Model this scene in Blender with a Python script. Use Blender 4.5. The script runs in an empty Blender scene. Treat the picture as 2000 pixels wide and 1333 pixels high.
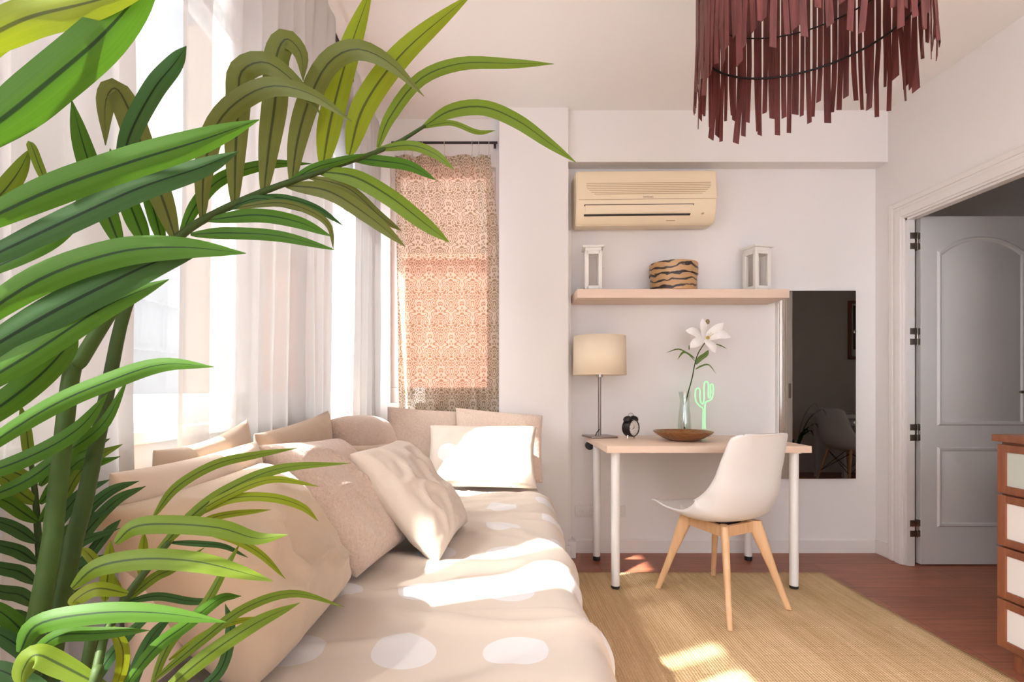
import bpy, bmesh, math, random
from mathutils import Vector, Matrix, noise as mn
random.seed(7)
S = bpy.context.scene
COL = S.collection
PI = math.pi

# ------------------------------------------------------------------ camera
CAMZ = 1.02; F = 1050.0; VX = 957.0; VY = 759.0
cd = bpy.data.cameras.new('camera'); cam = bpy.data.objects.new('camera', cd); COL.objects.link(cam)
cam.location = (0, 0, CAMZ); cam.rotation_euler = (PI / 2, 0, 0)
cd.sensor_width = 36; cd.lens = F / 2000 * 36
cd.shift_x = (1000 - VX) / 2000; cd.shift_y = (VY - 666.5) / 2000
cd.clip_start = 0.02
S.camera = cam

# ------------------------------------------------------------------ sky, sun, exposure
S.view_settings.view_transform = 'Standard'; S.view_settings.look = 'None'
S.view_settings.gamma = 1.0; S.view_settings.use_curve_mapping = False
S.view_settings.exposure = 1.28
W = bpy.data.worlds.new('sky'); S.world = W; W.use_nodes = True
wn = W.node_tree; wn.nodes.clear()
wo = wn.nodes.new('ShaderNodeOutputWorld'); wb = wn.nodes.new('ShaderNodeBackground')
tc = wn.nodes.new('ShaderNodeTexCoord'); nz = wn.nodes.new('ShaderNodeTexNoise'); rp = wn.nodes.new('ShaderNodeValToRGB')
nz.inputs['Scale'].default_value = 3.2; nz.inputs['Detail'].default_value = 6
rp.color_ramp.elements[0].position = 0.42; rp.color_ramp.elements[0].color = (0.66, 0.72, 0.86, 1)
rp.color_ramp.elements[1].position = 0.62; rp.color_ramp.elements[1].color = (1.0, 0.95, 0.90, 1)
wn.links.new(tc.outputs['Generated'], nz.inputs['Vector']); wn.links.new(nz.outputs['Fac'], rp.inputs['Fac'])
ELEV = math.radians(47); AZ = math.atan2(0.48, 1.0)
SUND = Vector((math.cos(ELEV) * math.cos(AZ), math.cos(ELEV) * math.sin(AZ), -math.sin(ELEV)))
# cloudy sky; sun haze and a fill glow are added to light the room
SKY, HAZE, HPOW, FILL = 0.34, 8.0, 4.5, 4.4
dp = wn.nodes.new('ShaderNodeVectorMath'); dp.operation = 'DOT_PRODUCT'; dp.inputs[1].default_value = -SUND
nrm_ = wn.nodes.new('ShaderNodeVectorMath'); nrm_.operation = 'NORMALIZE'
wn.links.new(tc.outputs['Generated'], nrm_.inputs[0]); wn.links.new(nrm_.outputs[0], dp.inputs[0])
def wm(op, a, b):
    n = wn.nodes.new('ShaderNodeMath'); n.operation = op
    for i, v in enumerate((a, b)):
        if isinstance(v, (int, float)): n.inputs[i].default_value = v
        else: wn.links.new(v, n.inputs[i])
    return n.outputs[0]
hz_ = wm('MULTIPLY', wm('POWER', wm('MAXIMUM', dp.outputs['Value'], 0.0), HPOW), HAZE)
dp2 = wn.nodes.new('ShaderNodeVectorMath'); dp2.operation = 'DOT_PRODUCT'; dp2.inputs[1].default_value = Vector((-0.85, -0.50, -0.28)).normalized()      # added fill glow, centred below the horizon to the left behind the camera
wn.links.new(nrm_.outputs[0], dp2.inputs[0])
fill_ = wm('MULTIPLY', wm('POWER', wm('MAXIMUM', dp2.outputs['Value'], 0.0), 1.8), FILL)
v4 = wn.nodes.new('ShaderNodeVectorMath'); v4.operation = 'SCALE'; v4.inputs[0].default_value = (0.90, 0.995, 1.10); wn.links.new(fill_, v4.inputs['Scale'])
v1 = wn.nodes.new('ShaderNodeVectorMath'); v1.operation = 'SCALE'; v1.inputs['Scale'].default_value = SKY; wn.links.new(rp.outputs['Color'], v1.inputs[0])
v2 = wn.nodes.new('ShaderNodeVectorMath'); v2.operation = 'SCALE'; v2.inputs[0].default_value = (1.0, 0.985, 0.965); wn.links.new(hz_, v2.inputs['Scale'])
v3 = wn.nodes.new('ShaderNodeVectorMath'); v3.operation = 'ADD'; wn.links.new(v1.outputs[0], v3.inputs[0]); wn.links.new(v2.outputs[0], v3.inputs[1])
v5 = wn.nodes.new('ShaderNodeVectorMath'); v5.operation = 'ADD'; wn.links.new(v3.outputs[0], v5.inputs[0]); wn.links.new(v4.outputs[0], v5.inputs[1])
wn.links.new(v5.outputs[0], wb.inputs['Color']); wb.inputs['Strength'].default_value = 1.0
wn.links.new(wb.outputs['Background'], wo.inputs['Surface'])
sl = bpy.data.lights.new('sun', 'SUN'); so = bpy.data.objects.new('sun', sl); COL.objects.link(so)
sl.energy = 11.0; sl.angle = math.radians(1.2); sl.color = (1.0, 0.965, 0.92)
so.rotation_euler = SUND.to_track_quat('-Z', 'Y').to_euler(); so.location = (-6, -3, 8)

# ------------------------------------------------------------------ materials
def nodes(name):
    m = bpy.data.materials.new(name); m.use_nodes = True
    nt = m.node_tree; b = nt.nodes['Principled BSDF']
    return m, nt, b
def N(nt, t, **kw):
    n = nt.nodes.new('ShaderNode' + t)
    for k, v in kw.items():
        if k in n.inputs.keys() if hasattr(n.inputs, 'keys') else False: n.inputs[k].default_value = v
        else: setattr(n, k, v)
    return n
def L(nt, a, b): nt.links.new(a, b)
def math_n(nt, op, a, b=None, c=None):
    n = nt.nodes.new('ShaderNodeMath'); n.operation = op
    for i, v in enumerate((a, b, c)):
        if v is None: continue
        if isinstance(v, (int, float)): n.inputs[i].default_value = v
        else: nt.links.new(v, n.inputs[i])
    return n.outputs[0]
def mixc(nt, fac, c1, c2):
    n = nt.nodes.new('ShaderNodeMix'); n.data_type = 'RGBA'
    for s, v in ((0, fac), (6, c1), (7, c2)):
        if hasattr(v, 'is_output'): nt.links.new(v, n.inputs[s])
        elif s == 0: n.inputs[0].default_value = v
        else: n.inputs[s].default_value = (*v, 1)
    return n.outputs[2]
def mapping(nt, src='Object', scale=(1, 1, 1)):
    t = nt.nodes.new('ShaderNodeTexCoord'); m = nt.nodes.new('ShaderNodeMapping')
    m.inputs['Scale'].default_value = scale; L(nt, t.outputs[src], m.inputs['Vector'])
    return m.outputs['Vector']
def noise_n(nt, vec, scale, detail=4, rough=0.5):
    n = nt.nodes.new('ShaderNodeTexNoise'); n.inputs['Scale'].default_value = scale
    n.inputs['Detail'].default_value = detail; n.inputs['Roughness'].default_value = rough
    L(nt, vec, n.inputs['Vector']); return n.outputs['Fac']
def bump(nt, b, h, strength=0.3, dist=0.01):
    n = nt.nodes.new('ShaderNodeBump'); n.inputs['Strength'].default_value = strength
    n.inputs['Distance'].default_value = dist; L(nt, h, n.inputs['Height']); L(nt, n.outputs['Normal'], b.inputs['Normal'])
def simple(name, col, rough=0.5, metal=0.0, var=0.06, vs=6.0, bmp=0.0, bs=200.0, spec=0.5, trans=0.0):
    m, nt, b = nodes(name); v = mapping(nt)
    f = noise_n(nt, v, vs)
    c2 = tuple(max(0, x * (1 - var * 2)) for x in col); c1 = tuple(min(1, x * (1 + var)) for x in col)
    L(nt, mixc(nt, f, c1, c2), b.inputs['Base Color'])
    b.inputs['Roughness'].default_value = rough; b.inputs['Metallic'].default_value = metal
    b.inputs['Specular IOR Level'].default_value = spec
    if bmp: bump(nt, b, noise_n(nt, v, bs, 2), bmp, 0.003)
    return m
def wood(name, c1, c2, axis=0, scale=14.0, rough=0.45, stretch=12.0):
    m, nt, b = nodes(name)
    sc = [1.0, 1.0, 1.0]
    for i in range(3):
        if i != axis: sc[i] = stretch
    v = mapping(nt, 'Object', tuple(sc))
    f = noise_n(nt, v, scale / stretch * 3, 6, 0.6)
    r = nt.nodes.new('ShaderNodeValToRGB'); r.color_ramp.elements[0].position = 0.3; r.color_ramp.elements[1].position = 0.72
    r.color_ramp.elements[0].color = (*c1, 1); r.color_ramp.elements[1].color = (*c2, 1)
    L(nt, f, r.inputs['Fac']); L(nt, r.outputs['Color'], b.inputs['Base Color'])
    b.inputs['Roughness'].default_value = rough
    return m
def emis(name, col, st):
    m, nt, b = nodes(name); b.inputs['Base Color'].default_value = (*col, 1)
    b.inputs['Emission Color'].default_value = (*col, 1); b.inputs['Emission Strength'].default_value = st
    return m
def glass_mat(name, tint=(1, 1, 1), refl=0.08, rough=0.0):
    m, nt, b = nodes(name); nt.nodes.remove(b)
    out = nt.nodes['Material Output']; t = nt.nodes.new('ShaderNodeBsdfTransparent'); g = nt.nodes.new('ShaderNodeBsdfGlossy')
    t.inputs['Color'].default_value = (*tint, 1); g.inputs['Roughness'].default_value = rough
    lw = nt.nodes.new('ShaderNodeLayerWeight'); lw.inputs['Blend'].default_value = 0.5      # Schlick reflectance, same on both faces of the pane
    mx = nt.nodes.new('ShaderNodeMixShader')
    L(nt, math_n(nt, 'MULTIPLY_ADD', math_n(nt, 'POWER', lw.outputs['Facing'], 5.0), 0.9 - refl * 0.5, refl * 0.5), mx.inputs[0])
    L(nt, t.outputs[0], mx.inputs[1]); L(nt, g.outputs[0], mx.inputs[2]); L(nt, mx.outputs[0], out.inputs['Surface'])
    return m
def fabric_sheer(name, col, transp_base, lead=None):
    # voile: open weave (transparent share), the thread diffuses and transmits. lead: share for the single ungathered lead edge (u < lead[0])
    m, nt, b = nodes(name); nt.nodes.remove(b); out = nt.nodes['Material Output']
    d = nt.nodes.new('ShaderNodeBsdfDiffuse'); t = nt.nodes.new('ShaderNodeBsdfTranslucent'); tr = nt.nodes.new('ShaderNodeBsdfTransparent')
    d.inputs['Color'].default_value = (*col, 1); t.inputs['Color'].default_value = (*col, 1)
    m1 = nt.nodes.new('ShaderNodeMixShader'); m1.inputs[0].default_value = 0.05
    L(nt, d.outputs[0], m1.inputs[1]); L(nt, t.outputs[0], m1.inputs[2])
    uv = nt.nodes.new('ShaderNodeTexCoord'); sp = nt.nodes.new('ShaderNodeSeparateXYZ'); L(nt, uv.outputs['UV'], sp.inputs[0])
    mp = nt.nodes.new('ShaderNodeMapping'); mp.inputs['Scale'].default_value = (60, 1.2, 1); L(nt, uv.outputs['UV'], mp.inputs['Vector'])
    n = noise_n(nt, mp.outputs[0], 1.0, 3)
    fac = math_n(nt, 'MULTIPLY_ADD', n, transp_base, transp_base * 0.5)
    if lead:
        s = nt.nodes.new('ShaderNodeMapRange'); s.inputs['From Min'].default_value = lead[0]; s.inputs['From Max'].default_value = lead[0] + 0.03
        s.inputs['To Min'].default_value = lead[1]; s.inputs['To Max'].default_value = 0.0
        L(nt, sp.outputs[0], s.inputs['Value'])
        part = math_n(nt, 'MULTIPLY_ADD', math_n(nt, 'GREATER_THAN', sp.outputs[0], lead[0] * 0.66), 0.82, 0.18)   # cloth stretched thinnest beside the gathers
        fac = math_n(nt, 'ADD', fac, math_n(nt, 'MULTIPLY', s.outputs[0], part))
        h = math_n(nt, 'LESS_THAN', sp.outputs[0], 0.018)        # sewn hem of doubled cloth
        fac = math_n(nt, 'MULTIPLY', fac, math_n(nt, 'SUBTRACT', 1.0, math_n(nt, 'MULTIPLY', h, 0.8)))
    m2 = nt.nodes.new('ShaderNodeMixShader'); L(nt, fac, m2.inputs[0])
    L(nt, m1.outputs[0], m2.inputs[1]); L(nt, tr.outputs[0], m2.inputs[2]); L(nt, m2.outputs[0], out.inputs['Surface'])
    return m
def fabric_damask(name):
    m, nt, b = nodes(name); nt.nodes.remove(b); out = nt.nodes['Material Output']
    uv = nt.nodes.new('ShaderNodeTexCoord'); sp = nt.nodes.new('ShaderNodeSeparateXYZ'); L(nt, uv.outputs['UV'], sp.inputs[0])
    row = math_n(nt, 'FLOOR', math_n(nt, 'DIVIDE', sp.outputs[1], 0.21))
    shift = math_n(nt, 'MULTIPLY', math_n(nt, 'MODULO', row, 2.0), 0.085)
    x = math_n(nt, 'PINGPONG', math_n(nt, 'ADD', sp.outputs[0], shift), 0.085)
    y = math_n(nt, 'SUBTRACT', sp.outputs[1], math_n(nt, 'MULTIPLY', row, 0.21))
    cb = nt.nodes.new('ShaderNodeCombineXYZ'); L(nt, x, cb.inputs[0]); L(nt, y, cb.inputs[1])
    n1 = noise_n(nt, cb.outputs[0], 30.0, 0.0)
    r = math_n(nt, 'PINGPONG', math_n(nt, 'MULTIPLY', n1, 4.6), 0.5)
    pat = nt.nodes.new('ShaderNodeMapRange'); pat.inputs['From Min'].default_value = 0.24; pat.inputs['From Max'].default_value = 0.32
    L(nt, r, pat.inputs['Value'])
    c = mixc(nt, pat.outputs[0], (0.62, 0.52, 0.43), (0.30, 0.22, 0.125))
    d = nt.nodes.new('ShaderNodeBsdfDiffuse'); t = nt.nodes.new('ShaderNodeBsdfTranslucent'); tr = nt.nodes.new('ShaderNodeBsdfTransparent')
    L(nt, c, d.inputs['Color']); L(nt, c, t.inputs['Color'])
    m1 = nt.nodes.new('ShaderNodeMixShader'); m1.inputs[0].default_value = 0.22
    L(nt, d.outputs[0], m1.inputs[1]); L(nt, t.outputs[0], m1.inputs[2])
    m2 = nt.nodes.new('ShaderNodeMixShader')
    L(nt, math_n(nt, 'SUBTRACT', 0.17, math_n(nt, 'MULTIPLY', pat.outputs[0], 0.10)), m2.inputs[0])
    L(nt, m1.outputs[0], m2.inputs[1]); L(nt, tr.outputs[0], m2.inputs[2]); L(nt, m2.outputs[0], out.inputs['Surface'])
    return m
def cloth(name, col, fine=500.0, strength=0.15, sheen=0.2, soft=14.0, soft_s=0.1, var=0.05):
    m, nt, b = nodes(name); v = mapping(nt)
    L(nt, mixc(nt, noise_n(nt, v, 5.0, 3), tuple(min(1, x * (1 + var)) for x in col), tuple(x * (1 - var) for x in col)), b.inputs['Base Color'])
    b.inputs['Roughness'].default_value = 0.9; b.inputs['Specular IOR Level'].default_value = 0.15
    b.inputs['Sheen Weight'].default_value = sheen
    h = math_n(nt, 'ADD', math_n(nt, 'MULTIPLY', noise_n(nt, v, fine, 2), strength), math_n(nt, 'MULTIPLY', noise_n(nt, v, soft, 4), soft_s * 8))
    bump(nt, b, h, 0.35, 0.006)
    return m
def sherpa(name, col):
    m, nt, b = nodes(name); v = mapping(nt)
    n1 = noise_n(nt, v, 130.0, 4, 0.75)
    L(nt, mixc(nt, n1, tuple(x * 0.66 for x in col), tuple(min(1, x * 1.28) for x in col)), b.inputs['Base Color'])
    b.inputs['Roughness'].default_value = 1.0; b.inputs['Specular IOR Level'].default_value = 0.1; b.inputs['Sheen Weight'].default_value = 0.4
    bump(nt, b, math_n(nt, 'ADD', n1, noise_n(nt, v, 70.0, 2)), 0.6, 0.008)
    return m
def dotted(name, base, dot, pu, pv, ou, ov, rad, stag_col=None):
    m, nt, b = nodes(name)
    uv = nt.nodes.new('ShaderNodeTexCoord'); sp = nt.nodes.new('ShaderNodeSeparateXYZ'); L(nt, uv.outputs['UV'], sp.inputs[0])
    uu = math_n(nt, 'ADD', math_n(nt, 'DIVIDE', math_n(nt, 'SUBTRACT', sp.outputs[0], ou), pu), 0.5)
    ci = math_n(nt, 'FLOOR', uu)
    fx = math_n(nt, 'MULTIPLY', math_n(nt, 'SUBTRACT', math_n(nt, 'SUBTRACT', uu, ci), 0.5), pu)
    vv = math_n(nt, 'ADD', math_n(nt, 'DIVIDE', math_n(nt, 'SUBTRACT', sp.outputs[1], ov), pv), 0.5)
    if stag_col is not None:
        vv = math_n(nt, 'ADD', vv, math_n(nt, 'MULTIPLY', math_n(nt, 'GREATER_THAN', ci, stag_col - 0.5), 0.5))
    fy = math_n(nt, 'MULTIPLY', math_n(nt, 'SUBTRACT', math_n(nt, 'FRACT', vv), 0.5), pv)
    d = math_n(nt, 'SQRT', math_n(nt, 'ADD', math_n(nt, 'MULTIPLY', fx, fx), math_n(nt, 'MULTIPLY', fy, fy)))
    k = math_n(nt, 'LESS_THAN', d, rad)
    L(nt, mixc(nt, k, base, dot), b.inputs['Base Color'])
    b.inputs['Roughness'].default_value = 0.85; b.inputs['Specular IOR Level'].default_value = 0.2; b.inputs['Sheen Weight'].default_value = 0.15
    v = mapping(nt); bump(nt, b, math_n(nt, 'ADD', math_n(nt, 'MULTIPLY', noise_n(nt, v, 600, 2), 0.1), noise_n(nt, v, 16, 4)), 0.2, 0.006)
    return m
def leaf_mat(name, c1, c2, rib):
    m, nt, b = nodes(name); nt.nodes.remove(b); out = nt.nodes['Material Output']
    uv = nt.nodes.new('ShaderNodeTexCoord'); sp = nt.nodes.new('ShaderNodeSeparateXYZ'); L(nt, uv.outputs['UV'], sp.inputs[0])
    mp = nt.nodes.new('ShaderNodeMapping'); mp.inputs['Scale'].default_value = (26, 0.7, 1); L(nt, uv.outputs['UV'], mp.inputs['Vector'])
    v = noise_n(nt, mp.outputs[0], 1.0, 2)
    c = mixc(nt, v, c1, c2)
    d = math_n(nt, 'ABSOLUTE', math_n(nt, 'SUBTRACT', sp.outputs[0], 0.5))
    w = math_n(nt, 'MULTIPLY_ADD', sp.outputs[1], -0.055, 0.075)
    k = nt.nodes.new('ShaderNodeMapRange'); L(nt, math_n(nt, 'DIVIDE', d, w), k.inputs['Value'])
    k.inputs['From Min'].default_value = 0.6; k.inputs['From Max'].default_value = 1.1; k.inputs['To Min'].default_value = 1.0; k.inputs['To Max'].default_value = 0.0
    c = mixc(nt, k.outputs[0], c, rib)
    p = nt.nodes.new('ShaderNodeBsdfPrincipled'); L(nt, c, p.inputs['Base Color']); p.inputs['Roughness'].default_value = 0.5
    p.inputs['Specular IOR Level'].default_value = 0.22
    t = nt.nodes.new('ShaderNodeBsdfTranslucent'); L(nt, c, t.inputs['Color'])
    mx = nt.nodes.new('ShaderNodeMixShader'); mx.inputs[0].default_value = 0.42
    L(nt, p.outputs[0], mx.inputs[1]); L(nt, t.outputs[0], mx.inputs[2]); L(nt, mx.outputs[0], out.inputs['Surface'])
    return m
def floor_mat():
    m, nt, b = nodes('laminate floor'); v = mapping(nt)
    br = nt.nodes.new('ShaderNodeTexBrick'); br.inputs['Scale'].default_value = 1.0
    br.inputs['Brick Width'].default_value = 1.25; br.inputs['Row Height'].default_value = 0.125; br.inputs['Mortar Size'].default_value = 0.0012
    br.inputs['Color1'].default_value = (0.37, 0.125, 0.066, 1); br.inputs['Color2'].default_value = (0.29, 0.096, 0.052, 1); br.inputs['Mortar'].default_value = (0.07, 0.025, 0.016, 1)
    L(nt, v, br.inputs['Vector'])
    v2 = mapping(nt, 'Object', (1.2, 14, 1)); f = noise_n(nt, v2, 3.0, 6, 0.65)
    mr = nt.nodes.new('ShaderNodeMapRange'); mr.inputs['From Min'].default_value = 0.3; mr.inputs['From Max'].default_value = 0.7
    mr.inputs['To Min'].default_value = 0.75; mr.inputs['To Max'].default_value = 1.25; L(nt, f, mr.inputs['Value'])
    mm = nt.nodes.new('ShaderNodeVectorMath'); mm.operation = 'SCALE'; L(nt, br.outputs['Color'], mm.inputs[0]); L(nt, mr.outputs[0], mm.inputs['Scale'])
    L(nt, mm.outputs[0], b.inputs['Base Color']); b.inputs['Roughness'].default_value = 0.38; b.inputs['Specular IOR Level'].default_value = 0.4
    return m
def jute_mat():
    m, nt, b = nodes('woven jute'); v = mapping(nt)
    sp = nt.nodes.new('ShaderNodeSeparateXYZ'); L(nt, v, sp.inputs[0])
    wob = math_n(nt, 'MULTIPLY', noise_n(nt, v, 9.0, 2), 0.012)
    a = math_n(nt, 'MULTIPLY', math_n(nt, 'ADD', sp.outputs[0], wob), 2 * PI / 0.011)
    bb = math_n(nt, 'ADD', math_n(nt, 'MULTIPLY', sp.outputs[1], 2 * PI / 0.009), math_n(nt, 'MULTIPLY', math_n(nt, 'SINE', a), 1.2))
    h = math_n(nt, 'ADD', math_n(nt, 'MULTIPLY', math_n(nt, 'SINE', a), 0.5), math_n(nt, 'MULTIPLY', math_n(nt, 'SINE', bb), 0.35))
    mp = mapping(nt, 'Object', (55, 3.0, 1)); band = noise_n(nt, mp, 1.0, 4, 0.6)
    sm = noise_n(nt, v, 160.0, 3)
    mp2 = mapping(nt, 'Object', (6, 1.2, 1)); big = noise_n(nt, mp2, 1.0, 3)
    k = math_n(nt, 'ADD', math_n(nt, 'MULTIPLY', band, 0.65), math_n(nt, 'MULTIPLY', sm, 0.35))
    k = math_n(nt, 'ADD', k, math_n(nt, 'MULTIPLY_ADD', big, 0.5, -0.25))
    r = nt.nodes.new('ShaderNodeValToRGB'); r.color_ramp.elements[0].position = 0.30; r.color_ramp.elements[1].position = 0.68
    r.color_ramp.elements[0].color = (0.60, 0.40, 0.20, 1); r.color_ramp.elements[1].color = (0.86, 0.62, 0.37, 1)
    L(nt, k, r.inputs['Fac'])
    c = mixc(nt, math_n(nt, 'MULTIPLY_ADD', h, 0.14, 0.09), r.outputs['Color'], (0.40, 0.24, 0.11))
    L(nt, c, b.inputs['Base Color']); b.inputs['Roughness'].default_value = 0.95; b.inputs['Specular IOR Level'].default_value = 0.1
    bump(nt, b, math_n(nt, 'ADD', h, sm), 0.6, 0.004)
    return m
def tiger_mat():
    m, nt, b = nodes('tiger print card'); v = mapping(nt)
    sp = nt.nodes.new('ShaderNodeSeparateXYZ'); L(nt, v, sp.inputs[0])
    n = noise_n(nt, v, 9.0, 2); 
    ph = math_n(nt, 'ADD', math_n(nt, 'MULTIPLY', sp.outputs[2], 2 * PI / 0.040), math_n(nt, 'MULTIPLY', n, 15.0))
    n2 = noise_n(nt, v, 22.0, 2)
    s = math_n(nt, 'ADD', math_n(nt, 'SINE', ph), math_n(nt, 'MULTIPLY_ADD', n2, 1.6, -0.8))
    k = nt.nodes.new('ShaderNodeMapRange'); k.inputs['From Min'].default_value = 0.45; k.inputs['From Max'].default_value = 0.75; L(nt, s, k.inputs['Value'])
    base = mixc(nt, noise_n(nt, v, 7.0, 2), (0.62, 0.40, 0.20), (0.45, 0.22, 0.08))
    L(nt, mixc(nt, k.outputs[0], base, (0.035, 0.025, 0.022)), b.inputs['Base Color']); b.inputs['Roughness'].default_value = 0.35
    return m

M = {}
M['wall'] = simple('white plaster wall', (0.84, 0.80, 0.775), 0.9, var=0.015, vs=2.0, bmp=0.05, bs=120, spec=0.2)
M['ceil'] = simple('white plaster ceiling', (0.86, 0.815, 0.785), 0.9, var=0.015, vs=2.0, spec=0.2)
M['trim'] = simple('white gloss paint', (0.82, 0.775, 0.735), 0.35, var=0.02)
M['door'] = simple('grey white door paint', (0.70, 0.665, 0.64), 0.4, var=0.02)
M['frame'] = simple('white window frame', (0.86, 0.85, 0.83), 0.35, var=0.02)
M['floor'] = floor_mat(); M['jute'] = jute_mat()
M['glass'] = glass_mat('window glass'); M['vase'] = glass_mat('clear vase glass', (0.96, 0.99, 0.97), 0.25)
M['voile'] = fabric_sheer('white voile', (0.58, 0.575, 0.57), 0.03)
M['voile_lead'] = fabric_sheer('white voile with open lead edge', (0.58, 0.575, 0.57), 0.03, (0.17, 0.52))
M['damask'] = fabric_damask('beige damask curtain cloth')
M['black_metal'] = simple('black metal', (0.025, 0.02, 0.02), 0.4, 0.6)
M['steel'] = simple('brushed steel', (0.62, 0.58, 0.54), 0.28, 1.0)
M['steel_d'] = simple('dark nickel', (0.30, 0.26, 0.235), 0.3, 1.0)
M['hinge'] = simple('aged brass', (0.45, 0.40, 0.33), 0.38, 1.0)
M['birch'] = wood('birch veneer', (0.78, 0.575, 0.43), (0.84, 0.645, 0.50), 0, 10)
M['oak'] = wood('beech chair wood', (0.62, 0.36, 0.18), (0.75, 0.47, 0.26), 2, 12)
M['walnut'] = wood('olive wood bowl', (0.13, 0.045, 0.013), (0.40, 0.17, 0.05), 0, 26, 0.3, 4)
M['mahog'] = wood('red brown dresser wood', (0.20, 0.065, 0.030), (0.30, 0.105, 0.050), 2, 14, 0.4)
M['white_pl'] = simple('white plastic', (0.76, 0.725, 0.70), 0.32, var=0.01)
M['white_leg'] = simple('white lacquered steel', (0.86, 0.83, 0.80), 0.3, var=0.01)
M['black_rub'] = simple('black rubber', (0.02, 0.02, 0.02), 0.6)
M['ac'] = simple('yellowed cream plastic', (0.86, 0.71, 0.50), 0.4, var=0.02)
M['ac_dark'] = simple('dark vent interior', (0.03, 0.022, 0.016), 0.7)
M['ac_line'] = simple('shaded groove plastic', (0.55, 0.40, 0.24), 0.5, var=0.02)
M['grey_print'] = simple('dark grey print', (0.12, 0.10, 0.09), 0.6)
M['shade'] = simple('cream lamp shade cloth', (0.86, 0.72, 0.53), 0.85, var=0.03, bmp=0.1, bs=500)
M['lantern'] = simple('cream painted lantern wood', (0.86, 0.82, 0.76), 0.45, var=0.02)
M['frost'] = glass_mat('lantern glass', (0.985, 0.985, 0.975), 0.10, 0.15)
M['tiger'] = tiger_mat()
M['red_strip'] = wood('dark red stained strips', (0.060, 0.012, 0.011), (0.175, 0.040, 0.034), 2, 30, 0.5)
M['clock_face'] = simple('clock face', (0.78, 0.72, 0.64), 0.5, var=0.02)
M['neon'] = emis('green neon tube', (0.30, 0.78, 0.34), 0.42)
M['petal'] = simple('white lily petal', (0.90, 0.87, 0.83), 0.6, var=0.02)
M['pollen'] = simple('yellow lily throat', (0.70, 0.55, 0.15), 0.7)
M['brownbud'] = simple('brown anther', (0.28, 0.20, 0.08), 0.7)
M['lily_green'] = leaf_mat('lily leaf', (0.12, 0.20, 0.05), (0.20, 0.28, 0.08), (0.10, 0.16, 0.05))
M['stem'] = simple('green palm stem', (0.040, 0.078, 0.012), 0.6, var=0.2, vs=30, spec=0.2)
M['rachis'] = simple('dark palm midrib', (0.035, 0.062, 0.012), 0.6, var=0.2, vs=30, spec=0.2)
M['leaf_g'] = leaf_mat('palm leaf green', (0.040, 0.120, 0.006), (0.066, 0.155, 0.010), (0.012, 0.034, 0.005))
M['leaf_y'] = leaf_mat('palm leaf yellow green', (0.155, 0.205, 0.006), (0.21, 0.25, 0.010), (0.06, 0.075, 0.008))
M['leaf_o'] = leaf_mat('palm leaf olive', (0.095, 0.112, 0.018), (0.13, 0.140, 0.030), (0.035, 0.045, 0.012))
M['leaf_d'] = leaf_mat('palm leaf dark', (0.030, 0.085, 0.020), (0.048, 0.115, 0.030), (0.010, 0.024, 0.007))
M['leaf_l'] = leaf_mat('palm leaf light', (0.105, 0.168, 0.009), (0.14, 0.20, 0.018), (0.035, 0.060, 0.010))
M['pot'] = simple('terracotta pot', (0.42, 0.20, 0.12), 0.8)
M['soil'] = simple('dark soil', (0.05, 0.035, 0.025), 0.95, var=0.2, vs=80, bmp=0.5)
M['mattress'] = simple('white mattress ticking', (0.80, 0.77, 0.73), 0.9)
M['duvet'] = dotted('beige duvet with white dots', (0.60, 0.515, 0.43), (0.67, 0.645, 0.635), 0.22, 0.315, -0.17, 1.06, 0.064, 2)
M['dotpillow'] = dotted('pillowcase with white dots', (0.68, 0.59, 0.50), (0.75, 0.73, 0.72), 0.36, 0.30, 0.12, 0.22, 0.062)
M['beige'] = cloth('beige cotton', (0.50, 0.39, 0.28))
M['beige_l'] = cloth('light beige cotton', (0.63, 0.505, 0.40), soft=10, soft_s=0.14)
M['cream_c'] = cloth('pale crumpled cotton', (0.62, 0.525, 0.435), soft=16, soft_s=0.16)
M['linen'] = cloth('brown linen', (0.51, 0.385, 0.28))
M['sherpa'] = sherpa('sherpa fleece', (0.62, 0.465, 0.37))
M['sherpa_p'] = sherpa('pink beige fleece', (0.78, 0.61, 0.50))
M['panel_w'] = simple('white drawer panel', (0.78, 0.735, 0.70), 0.4, var=0.01)
M['panel_g'] = simple('frosted drawer glass', (0.52, 0.55, 0.50), 0.25, var=0.04, vs=8)
M['mirror'], nt_, b_ = nodes('mirror'); b_.inputs['Metallic'].default_value = 1; b_.inputs['Roughness'].default_value = 0.015; b_.inputs['Base Color'].default_value = (0.86, 0.84, 0.80, 1)
M['orange'] = simple('orange rendered wall', (0.76, 0.35, 0.25), 0.9, var=0.1, vs=3)
M['buff'] = simple('buff rendered wall', (0.30, 0.24, 0.19), 0.9, var=0.05, vs=3)
M['facade'] = simple('white rendered facade', (0.62, 0.62, 0.62), 0.9, var=0.03)
M['ledge'] = simple('grey facade ledge', (0.60, 0.60, 0.60), 0.9)
M['hall'] = simple('hall wall paint', (0.78, 0.70, 0.63), 0.9, var=0.02)
M['picture'] = simple('dark print', (0.10, 0.07, 0.08), 0.5, var=0.4, vs=9)
M['mat_board'] = simple('picture mount', (0.6, 0.56, 0.5), 0.8)
M['pic_red'] = simple('red print patch', (0.35, 0.10, 0.09), 0.6)

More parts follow.
